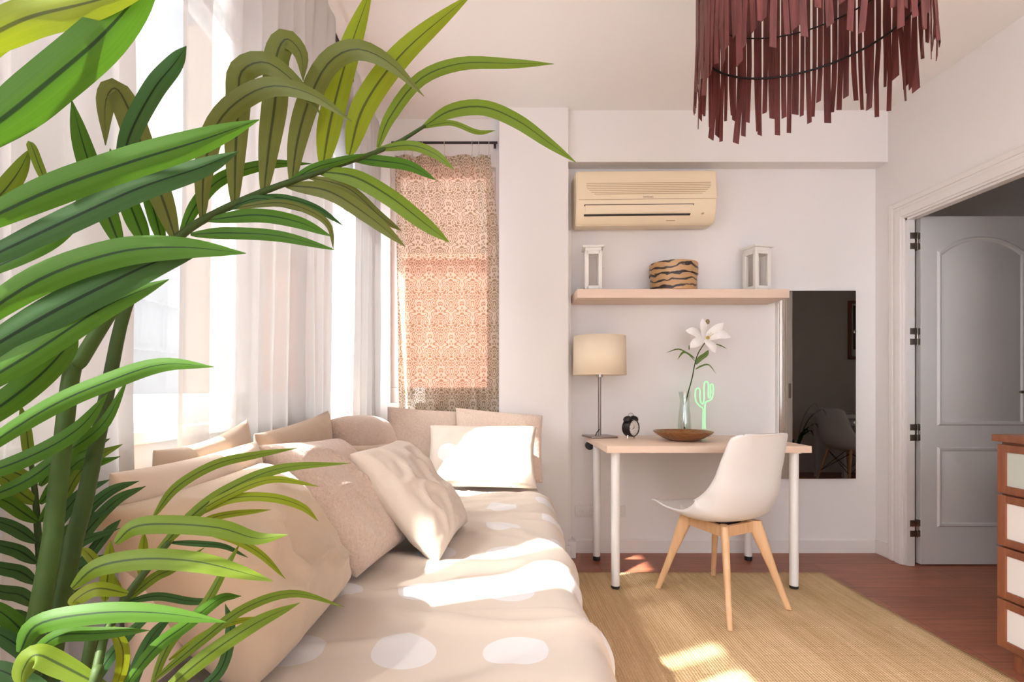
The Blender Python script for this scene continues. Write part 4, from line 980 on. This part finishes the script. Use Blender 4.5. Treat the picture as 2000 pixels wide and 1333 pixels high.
# ------------------------------------------------------------------ pendant with red strips
PD = 1.8; pc = Vector((0.505 * PD, 0.863 * PD, 0)); PR = 0.1645 * PD - 0.008
pend = thing('pendant_lamp', 'round pendant lamp of hanging dark red strips on the ceiling', 'lamp', (pc.x, pc.y, H))
MB().lathe([(0.0, 0), (0.05, 0), (0.05, -0.018), (0.03, -0.028), (0.0, -0.03)], (pc.x, pc.y, H), 24).build('ceiling_rose', M['black_metal'], pend, recalc=True)
MB().tube([(pc.x, pc.y, H - 0.02), (pc.x, pc.y, 2.50)], 0.004, 8).build('cord', M['black_metal'], pend)
fr = MB(); 
for z, r, tk in ((2.078, PR - 0.006, 0.0035), (2.215, PR - 0.006, 0.0025), (2.46, PR - 0.006, 0.0035)):
    fr.tube([(pc.x + r * math.cos(a), pc.y + r * math.sin(a), z) for a in [2 * PI * k / 64 for k in range(65)]], tk, 8, False)
for k in range(3):
    a = 2 * PI * k / 3 + 0.3; fr.tube([(pc.x, pc.y, 2.46), (pc.x + (PR - 0.006) * math.cos(a), pc.y + (PR - 0.006) * math.sin(a), 2.46)], 0.003, 8)
fr.build('ring_frame', M['black_metal'], pend)
MB().lathe([(0.0, 0.09), (0.018, 0.09), (0.02, 0.05), (0.022, 0.0), (0.0, 0.0)], (pc.x, pc.y, 2.40), 20, None).build('lamp_socket', M['black_metal'], pend, recalc=True)
MB().lathe([(0.0, -0.0), (0.02, 0.004), (0.042, 0.03), (0.045, 0.055), (0.035, 0.085), (0.018, 0.11), (0.015, 0.13)], (pc.x, pc.y, 2.285), 24).build('light_bulb', M['white_pl'], pend, recalc=True)
rs = random.Random(21); NS = 100
for k in range(NS):
    a = 2 * PI * (k + rs.uniform(-0.18, 0.18)) / NS
    wd = rs.choice((0.012, 0.014, 0.015, 0.0155, 0.0165, 0.020)); zb1 = 1.852 + rs.random() ** 1.1 * 0.12; zt1 = 2.47 + rs.uniform(0, 0.05)
    rr = PR + 0.001 + rs.uniform(0, 0.004); c, s = math.cos(a), math.sin(a)
    e = Vector((c, s, 0)); tg = Vector((-s, c, 0)); lean = rs.uniform(-0.012, 0.012); tw = rs.uniform(-0.5, 0.5)
    vs = []; nseg = 6
    for j in range(nseg + 1):
        t = j / nseg; z = zt1 + (zb1 - zt1) * t; low = max(0, (2.078 - z) / 0.2)
        td = (tg * math.cos(tw * low) + e * math.sin(tw * low)); ed = td.cross(Vector((0, 0, 1)))
        p = pc + e * (rr + rs.uniform(-0.001, 0.001) + low * rs.uniform(-0.004, 0.010)) + tg * lean * low
        cut = wd * 0.5 * math.copysign(1, tw) if j == nseg else 0
        for q, r_ in ((-1, -1), (1, -1), (1, 1), (-1, 1)):
            vs.append(p + td * (q * wd / 2) + ed * (r_ * 0.0009) + Vector((0, 0, z + (cut * q * 0.4 if j == nseg else 0))))
    fs = [(3, 2, 1, 0), tuple(nseg * 4 + i for i in range(4))]
    for j in range(nseg):
        for i in range(4):
            x = j * 4 + i; y = j * 4 + (i + 1) % 4; fs.append((x, y, y + 4, x + 4))
    MB().add(vs, fs).build('strip', M['red_strip'], pend, False)

# ------------------------------------------------------------------ the palm
palm = thing('potted_palm', 'large green artificial palm in the left foreground before the window', 'plant', (-0.47, 0.42, 0))
MB().lathe([(0.0, 0.0), (0.11, 0.0), (0.115, 0.01), (0.145, 0.24), (0.155, 0.245), (0.155, 0.275), (0.138, 0.275), (0.135, 0.24), (0.0, 0.235)], (-0.47, 0.42, 0), 40).build('pot', M['pot'], palm)
MB().lathe([(0.0, 0.262), (0.08, 0.258), (0.1345, 0.252)], (-0.47, 0.42, 0), 32).build('soil', M['soil'], palm)
def pix(pts, Y0, Y1=None):
    Y1 = Y0 if Y1 is None else Y1; n = len(pts) - 1
    return [P(a, b, Y0 + (Y1 - Y0) * i / n) for i, (a, b) in enumerate(pts)]
lr = random.Random(5)
def frond(stem_pts, rad, leaves, stem_mat='rachis', seg=10, n=48, name='frond', ws=0.92):
    c = catmull(stem_pts, n)
    r = [rad[0] + (rad[1] - rad[0]) * (i / n) for i in range(n + 1)]
    # knuckle rings on the stem
    fo = MB().tube(c, r, seg).build(name, M[stem_mat], palm, True, 180)
    for lf in leaves:
        pts, w, Y0, Y1, mat = lf[:5]; tw = lf[5] if len(lf) > 5 else lr.uniform(-0.45, 0.45)
        p3 = pix(pts, Y0, Y1); Ym = (Y0 + Y1) / 2
        mid = p3[len(p3) // 2]; nrm = (Vector((0, 0, CAMZ)) - mid).normalized() + Vector((0.1, 0, 0.35))
        leaf_mesh(p3, ws * w * Ym / F, nrm, 0.22, 22, 0.26, 0.40, tw, tip=2.9).build('leaflet', M[mat], fo, True, 180)
    return fo
# main arching frond: long stem then rachis
SB = Vector((-0.45, 0.44, 0.255))
f1_stem = [SB, P(118, 1190, 0.60), P(165, 980, 0.64), P(203, 800, 0.68), P(240, 620, 0.72), P(280, 535, 0.75), P(342, 470, 0.78), P(400, 428, 0.80), P(510, 376, 0.83), P(650, 327, 0.86), P(760, 287, 0.89), P(830, 246, 0.91)]
Yr = {345: 0.78, 395: 0.80, 458: 0.815, 515: 0.83, 570: 0.845, 630: 0.857, 682: 0.87, 738: 0.885, 830: 0.91}
L1 = [
 ([(343, 468), (318, 390), (282, 300), (252, 215), (226, 172), (206, 200), (206, 284)], 58, 0.78, 0.74, 'leaf_o', 0.3),
 ([(318, 480), (303, 420), (285, 360), (262, 300)], 30, 0.78, 0.80, 'leaf_g'),
 ([(285, 478), (262, 420), (235, 350), (215, 290)], 42, 0.77, 0.80, 'leaf_g'),
 ([(236, 485), (200, 390), (165, 290), (140, 195)], 44, 0.75, 0.78, 'leaf_g', 0.1),
 ([(232, 345), (255, 260), (300, 175), (340, 125), (364, 90)], 40, 0.72, 0.66, 'leaf_d', 0.2),
 ([(395, 425), (398, 340), (418, 255), (462, 200), (530, 168), (610, 185), (688, 238)], 44, 0.80, 0.74, 'leaf_o', 0.15),
 ([(458, 402), (460, 300), (466, 200), (472, 140), (520, 122), (580, 165), (627, 224)], 50, 0.815, 0.76, 'leaf_o', 0.1),
 ([(515, 378), (526, 280), (538, 190), (540, 110), (560, 76), (588, 105), (592, 158)], 52, 0.83, 0.80, 'leaf_o', -0.15),
 ([(570, 357), (580, 280), (602, 200), (640, 125), (695, 96), (760, 122), (828, 188)], 46, 0.845, 0.80, 'leaf_o', 0.15),
 ([(630, 326), (648, 225), (682, 100), (728, -30)], 50, 0.857, 0.87, 'leaf_y', 0.0),
 ([(682, 303), (712, 205), (790, 100), (925, -15)], 50, 0.87, 0.86, 'leaf_y', 0.1),
 ([(738, 288), (762, 228), (820, 155), (900, 124), (1000, 124), (1082, 125)], 27, 0.885, 0.90, 'leaf_l', 0.2),
 ([(828, 247), (880, 216), (945, 209), (1010, 235), (1070, 277), (1126, 318)], 33, 0.91, 0.93, 'leaf_l', -0.1),
 ([(822, 250), (880, 240), (932, 258), (968, 255)], 11, 0.91, 0.93, 'leaf_l'),
 ([(735, 292), (800, 284), (848, 300), (888, 332)], 20, 0.885, 0.88, 'leaf_l'),
 ([(678, 308), (740, 314), (800, 324), (852, 352)], 24, 0.87, 0.90, 'leaf_g'),
 ([(622, 335), (690, 345), (760, 383), (828, 435), (878, 474)], 40, 0.857, 0.83, 'leaf_l', 0.0),
 ([(558, 362), (640, 373), (720, 422), (792, 482)], 36, 0.845, 0.82, 'leaf_o', 0.0),
 ([(600, 345), (680, 368), (742, 422), (785, 452)], 20, 0.85, 0.88, 'leaf_o'),
 ([(500, 385), (560, 388), (620, 407), (672, 442)], 22, 0.83, 0.87, 'leaf_d'),
 ([(450, 408), (540, 396), (600, 410), (642, 440), (652, 490)], 17, 0.815, 0.84, 'leaf_o'),
 ([(405, 430), (500, 420), (580, 433), (648, 462)], 30, 0.80, 0.82, 'leaf_g', 0.1),
 ([(372, 458), (450, 455), (550, 462), (657, 489)], 26, 0.79, 0.80, 'leaf_g', 0.2),
 ([(352, 462), (385, 398), (435, 348), (520, 322), (610, 320)], 26, 0.785, 0.86, 'leaf_g'),
 ([(430, 415), (500, 388), (560, 400), (640, 425)], 16, 0.81, 0.84, 'leaf_d'),
 ([(560, 360), (610, 330), (660, 315), (720, 300)], 18, 0.84, 0.86, 'leaf_g'),
]
frond(f1_stem, (0.0105, 0.0028), L1)
# near frond leaning in from the left, its rachis just outside the frame
f2_stem = [SB + Vector((-0.02, -0.02, 0)), P(78, 1190, 0.57), P(108, 1000, 0.60), P(138, 740, 0.63), P(160, 700, 0.635), P(222, 600, 0.65), P(262, 545, 0.66)]
frond(f2_stem, (0.0105, 0.0075), [], 'stem')
f3_stem = [SB + Vector((-0.06, -0.03, 0)), Vector((-0.53, 0.40, 0.7)), P(-160, 900, 0.50), P(-120, 600, 0.48), P(-90, 350, 0.46), P(-80, 100, 0.44)]
L3 = [
 ([(-90, 110), (40, 40), (160, 8), (310, -30)], 84, 0.44, 0.43, 'leaf_y', 0.1),
 ([(-90, 170), (-20, 90), (70, 40), (140, 12)], 50, 0.45, 0.46, 'leaf_y', -0.2),
 ([(-110, 315), (10, 228), (100, 155), (190, 78), (262, 0), (312, -62)], 104, 0.45, 0.44, 'leaf_g', -0.12),
 ([(-100, 465), (90, 375), (250, 318), (390, 275), (506, 234)], 74, 0.46, 0.50, 'leaf_g', 0.1),
 ([(-110, 545), (110, 440), (270, 368), (390, 328), (466, 296)], 60, 0.47, 0.52, 'leaf_d', -0.1),
 ([(-100, 560), (40, 500), (110, 460), (160, 400), (165, 345)], 40, 0.53, 0.56, 'leaf_g'),
 ([(-120, 680), (60, 555), (220, 495), (350, 483), (480, 495)], 70, 0.47, 0.51, 'leaf_g', 0.1),
 ([(-120, 740), (80, 622), (220, 550), (310, 510), (405, 485)], 78, 0.48, 0.52, 'leaf_d', 0.15),
 ([(-120, 800), (70, 685), (200, 602), (330, 546)], 62, 0.48, 0.52, 'leaf_g', 0.0),
 ([(-140, 890), (40, 765), (120, 690), (150, 640)], 60, 0.52, 0.56, 'leaf_g', 0.2),
 ([(-140, 950), (80, 805), (220, 742), (320, 712), (418, 717)], 44, 0.48, 0.52, 'leaf_g', 0.1),
 ([(-140, 960), (40, 900), (150, 840), (210, 770)], 40, 0.55, 0.60, 'leaf_g'),
 ([(-140, 850), (0, 790), (80, 740), (135, 700)], 38, 0.58, 0.62, 'leaf_g', 0.2),
 ([(-120, 470), (-20, 400), (30, 345), (60, 290)], 42, 0.60, 0.62, 'leaf_l', 0.2),
 ([(95, 370), (75, 320), (62, 285), (55, 275)], 22, 0.62, 0.62, 'leaf_l', 0.2),
 ([(-140, 1010), (30, 950), (120, 890), (200, 830), (250, 740)], 36, 0.60, 0.66, 'leaf_g'),
]
frond(f3_stem, (0.008, 0.003), L3, ws=0.82)
# upright comb frond behind the stems at the lower left
f4_stem = [SB + Vector((-0.03, 0.03, 0)), P(84, 1300, 0.66), P(80, 1130, 0.70), P(74, 1040, 0.72), P(68, 960, 0.73), P(60, 900, 0.74)]
L4 = []
for i, (by_, ly_, ry_) in enumerate(((950, 905, 865), (985, 920, 880), (1020, 965, 900), (1060, 1010, 945), (1100, 1055, 1000), (1140, 1098, 1040), (1185, 1145, 1090), (1230, 1190, 1140))):
    mt = 'leaf_l' if i < 2 else ('leaf_g' if i < 3 else 'leaf_d'); y = 0.735 - i * 0.008
    L4.append(([(72, by_), (40, by_ - 22), (5, ly_ + 12), (-60, ly_ - 5)], 30, y, y - 0.05, mt))
    L4.append(([(78, by_), (115, by_ - 45), (160, ry_ + 18), (215 + 10 * (i % 3), ry_ - 8)], 28, y, y + 0.02, 'leaf_g' if i < 3 else 'leaf_d'))
L4 += [([(85, 1150), (160, 1050), (225, 980), (285, 950)], 24, 0.70, 0.74, 'leaf_d'), ([(90, 1100), (160, 1010), (215, 960), (272, 940)], 22, 0.71, 0.74, 'leaf_d'),
       ([(100, 1180), (170, 1090), (210, 1040), (236, 1015)], 22, 0.70, 0.74, 'leaf_d'), ([(60, 905), (55, 870), (50, 830), (40, 790)], 22, 0.74, 0.75, 'leaf_l'),
       ([(110, 1010), (150, 930), (195, 890), (240, 868)], 20, 0.72, 0.75, 'leaf_l')]
frond(f4_stem, (0.006, 0.003), L4)
# low frond spreading right over the big cushion
f5_stem = [SB + Vector((0.04, 0.02, 0)), P(165, 1330, 0.55), P(195, 1260, 0.57), P(245, 1170, 0.60), P(290, 1110, 0.62), P(330, 1060, 0.64), P(370, 1010, 0.66)]
L5 = [
 ([(300, 1010), (345, 952), (420, 908), (500, 889), (580, 876)], 20, 0.64, 0.72, 'leaf_l', 0.3),
 ([(300, 1085), (380, 1004), (450, 955), (550, 915), (686, 905)], 26, 0.63, 0.72, 'leaf_l', 0.1),
 ([(355, 1020), (440, 970), (530, 937), (625, 951)], 17, 0.65, 0.70, 'leaf_y'),
 ([(372, 1012), (450, 975), (530, 972), (590, 990), (622, 1019)], 20, 0.66, 0.70, 'leaf_y', 0.0),
 ([(385, 1022), (440, 1006), (530, 996)], 15, 0.66, 0.70, 'leaf_y', 0.0),
 ([(225, 1062), (262, 1030), (330, 1024), (430, 1032), (500, 1052), (562, 1045)], 40, 0.58, 0.60, 'leaf_l', 0.15),
 ([(140, 1150), (190, 1108), (280, 1092), (380, 1097), (460, 1115), (533, 1136)], 45, 0.55, 0.57, 'leaf_l', 0.1),
 ([(400, 1040), (460, 1055), (512, 1085), (558, 1132)], 18, 0.65, 0.66, 'leaf_y'),
 ([(275, 1130), (280, 1080), (282, 1040)], 20, 0.62, 0.64, 'leaf_y'),
 ([(205, 1175), (212, 1110), (216, 1056)], 26, 0.60, 0.63, 'leaf_y'),
 ([(240, 1180), (300, 1130), (340, 1110), (400, 1070)], 20, 0.60, 0.66, 'leaf_l'),
 ([(250, 1160), (190, 1150), (150, 1170), (140, 1185)], 34, 0.58, 0.56, 'leaf_y'),
 ([(250, 1175), (310, 1165), (380, 1175), (460, 1170)], 18, 0.60, 0.66, 'leaf_d'),
 ([(245, 1170), (205, 1120), (170, 1080), (155, 1070)], 22, 0.61, 0.66, 'leaf_y'),
 ([(330, 1060), (390, 1062), (440, 1068), (485, 1090)], 14, 0.64, 0.68, 'leaf_d'),
]
frond(f5_stem, (0.006, 0.0028), L5)
# lowest frond, across the bottom left corner
f6_stem = [SB + Vector((0.02, -0.03, 0)), P(165, 1420, 0.47), P(185, 1330, 0.49), P(200, 1260, 0.51), P(215, 1220, 0.53)]
L6 = [
 ([(38, 1275), (75, 1220), (190, 1198), (310, 1198), (442, 1216)], 45, 0.48, 0.52, 'leaf_g', 0.1),
 ([(45, 1300), (110, 1245), (190, 1238), (292, 1232)], 30, 0.49, 0.52, 'leaf_g', 0.2),
 ([(215, 1350), (120, 1300), (70, 1280), (45, 1310), (40, 1345)], 50, 0.48, 0.46, 'leaf_l', 0.1),
 ([(180, 1345), (210, 1290), (260, 1230), (310, 1190)], 24, 0.50, 0.58, 'leaf_d'),
 ([(230, 1360), (300, 1270), (365, 1220), (430, 1170), (472, 1165)], 27, 0.50, 0.60, 'leaf_g', 0.1),
 ([(290, 1360), (330, 1260), (400, 1180), (440, 1110), (470, 1060)], 20, 0.56, 0.66, 'leaf_l'),
 ([(300, 1330), (390, 1255), (480, 1188), (575, 1160), (672, 1186)], 20, 0.55, 0.66, 'leaf_l', 0.3),
 ([(300, 1370), (400, 1285), (500, 1218), (586, 1178)], 32, 0.54, 0.62, 'leaf_l', 0.1),
 ([(360, 1370), (430, 1310), (450, 1230), (440, 1180)], 22, 0.58, 0.64, 'leaf_d'),
 ([(250, 1370), (270, 1300), (300, 1240), (340, 1200)], 26, 0.55, 0.62, 'leaf_d'),
 ([(120, 1380), (60, 1340), (0, 1310), (-60, 1300)], 40, 0.50, 0.50, 'leaf_d'),
 ([(120, 1330), (60, 1280), (0, 1240), (-60, 1220)], 36, 0.58, 0.56, 'leaf_d'),
 ([(100, 1300), (50, 1240), (0, 1195), (-60, 1170)], 36, 0.60, 0.58, 'leaf_g'),
 ([(220, 1225), (240, 1270), (235, 1320), (210, 1370)], 26, 0.52, 0.53, 'leaf_y'),
 ([(330, 1290), (400, 1240), (460, 1215), (540, 1205)], 14, 0.57, 0.64, 'leaf_y'),
]
frond(f6_stem, (0.006, 0.003), L6)

# ------------------------------------------------------------------ neighbouring room contents (seen in the mirror)
def vp(px, Yv): return (px - VX) / F * Yv
ec = Vector((vp(1648, 5.45), 6.68 - 5.45, 0)); fa2 = math.radians(-12)
EM = Matrix.Translation(ec) @ Matrix.Rotation(fa2, 4, 'Z')
ch2 = thing('chair', 'white shell chair with crossed wire struts reflected in the mirror', 'chair', ec)
shell(MB(), EM).build('seat_shell', M['white_pl'], ch2, True, 180, solid=0.009)
br = MB()
for sx, sy in ((1, 1), (1, -1), (-1, 1), (-1, -1)):
    a, b = Vector((0.11 * sx, 0.13 * sy, 0.42)), Vector((0.22 * sx, 0.21 * sy, 0.0))
    MB().tube([EM @ a, EM @ b], [0.014, 0.010], 12).build('leg', M['oak'], ch2)
for a, b in (((1, 1), (-1, 1)), ((-1, 1), (-1, -1)), ((-1, -1), (1, -1)), ((1, -1), (1, 1))):
    for (p, q) in ((a, b), (b, a)):
        br.tube([EM @ Vector((0.115 * p[0], 0.135 * p[1], 0.39)), EM @ Vector((0.17 * q[0], 0.175 * q[1], 0.18))], 0.003, 6)
br.build('wire_strut', M['black_metal'], ch2)
tb = thing('table', 'white table in the next room beyond the reflected chair', 'table', (4.25, 0.62, 0))
MB().box((3.70, 0.30, 0.70), (4.80, 0.95, 0.74), 0.003).build('tabletop', M['panel_w'], tb)
MB().box((3.76, 0.36, 0.62), (4.74, 0.89, 0.70), 0.002).build('apron', M['panel_w'], tb)
for x in (3.78, 4.72):
    for y in (0.38, 0.87): MB().box((x - 0.02, y - 0.02, 0), (x + 0.02, y + 0.02, 0.62), 0.003).build('leg', M['panel_w'], tb)
pz0, pz1 = CAMZ + 56 / F * 6.6, CAMZ + 169 / F * 6.6; pxx = vp(1648, 6.6)
pf = thing('framed_picture', 'wood framed dark picture hanging in the next room, seen in the mirror', 'picture', (pxx + 0.25, 0.07, pz0))
MB().box((pxx, 0.07, pz0), (pxx + 0.035, 0.095, pz1), 0.003).box((pxx + 0.465, 0.07, pz0), (pxx + 0.50, 0.095, pz1), 0.003).box((pxx + 0.035, 0.07, pz0), (pxx + 0.465, 0.095, pz0 + 0.035), 0.003).box((pxx + 0.035, 0.07, pz1 - 0.035), (pxx + 0.465, 0.095, pz1), 0.003).build('frame', M['mahog'], pf)
MB().box((pxx + 0.035, 0.072, pz0 + 0.035), (pxx + 0.465, 0.080, pz1 - 0.035)).build('mount', M['mat_board'], pf, False)
MB().box((pxx + 0.06, 0.080, pz0 + 0.12), (pxx + 0.44, 0.083, pz1 - 0.06)).build('print', M['picture'], pf, False)
MB().lathe([(0.0, 0.0), (0.07, 0.0)], (0, 0, 0), 20, Matrix.Translation((pxx + 0.18, 0.0845, pz0 + 0.38)) @ Matrix.Rotation(PI / 2, 4, 'X')).build('print_detail', M['pic_red'], pf, False, recalc=True)
hp = Vector((vp(1535, 5.0), 6.68 - 5.0, 0))
hp.x = 2.80; hp.y = 1.62
pp = thing('potted_plant', 'small leafy plant in the next room, reflected at the mirror edge', 'plant', hp)
MB().lathe([(0.0, 0), (0.08, 0), (0.11, 0.2), (0.10, 0.2), (0.0, 0.19)], tuple(hp), 24).build('pot', M['pot'], pp)
fo = MB()
for k in range(11):
    a = 2 * PI * k / 11 + lr.uniform(-0.2, 0.2); ln = lr.uniform(0.28, 0.45); d = Vector((math.cos(a), math.sin(a), 0)); h0 = lr.uniform(0.35, 0.75)
    b = hp + Vector((0, 0, 0.18))
    ln *= 0.75; m_ = leaf_mesh([b, b + d * ln * 0.35 + Vector((0, 0, h0 * 0.7)), b + d * ln * 0.8 + Vector((0, 0, h0 * 0.95)), b + d * ln + Vector((0, 0, h0 * 0.85))], 0.022, (d.x, d.y, 0.8), 0.2, 12)
    fo.add(m_.v, m_.f, [m_.uv[i] for i in range(len(m_.v))])
fo.build('foliage', M['leaf_d'], pp, True, 180)
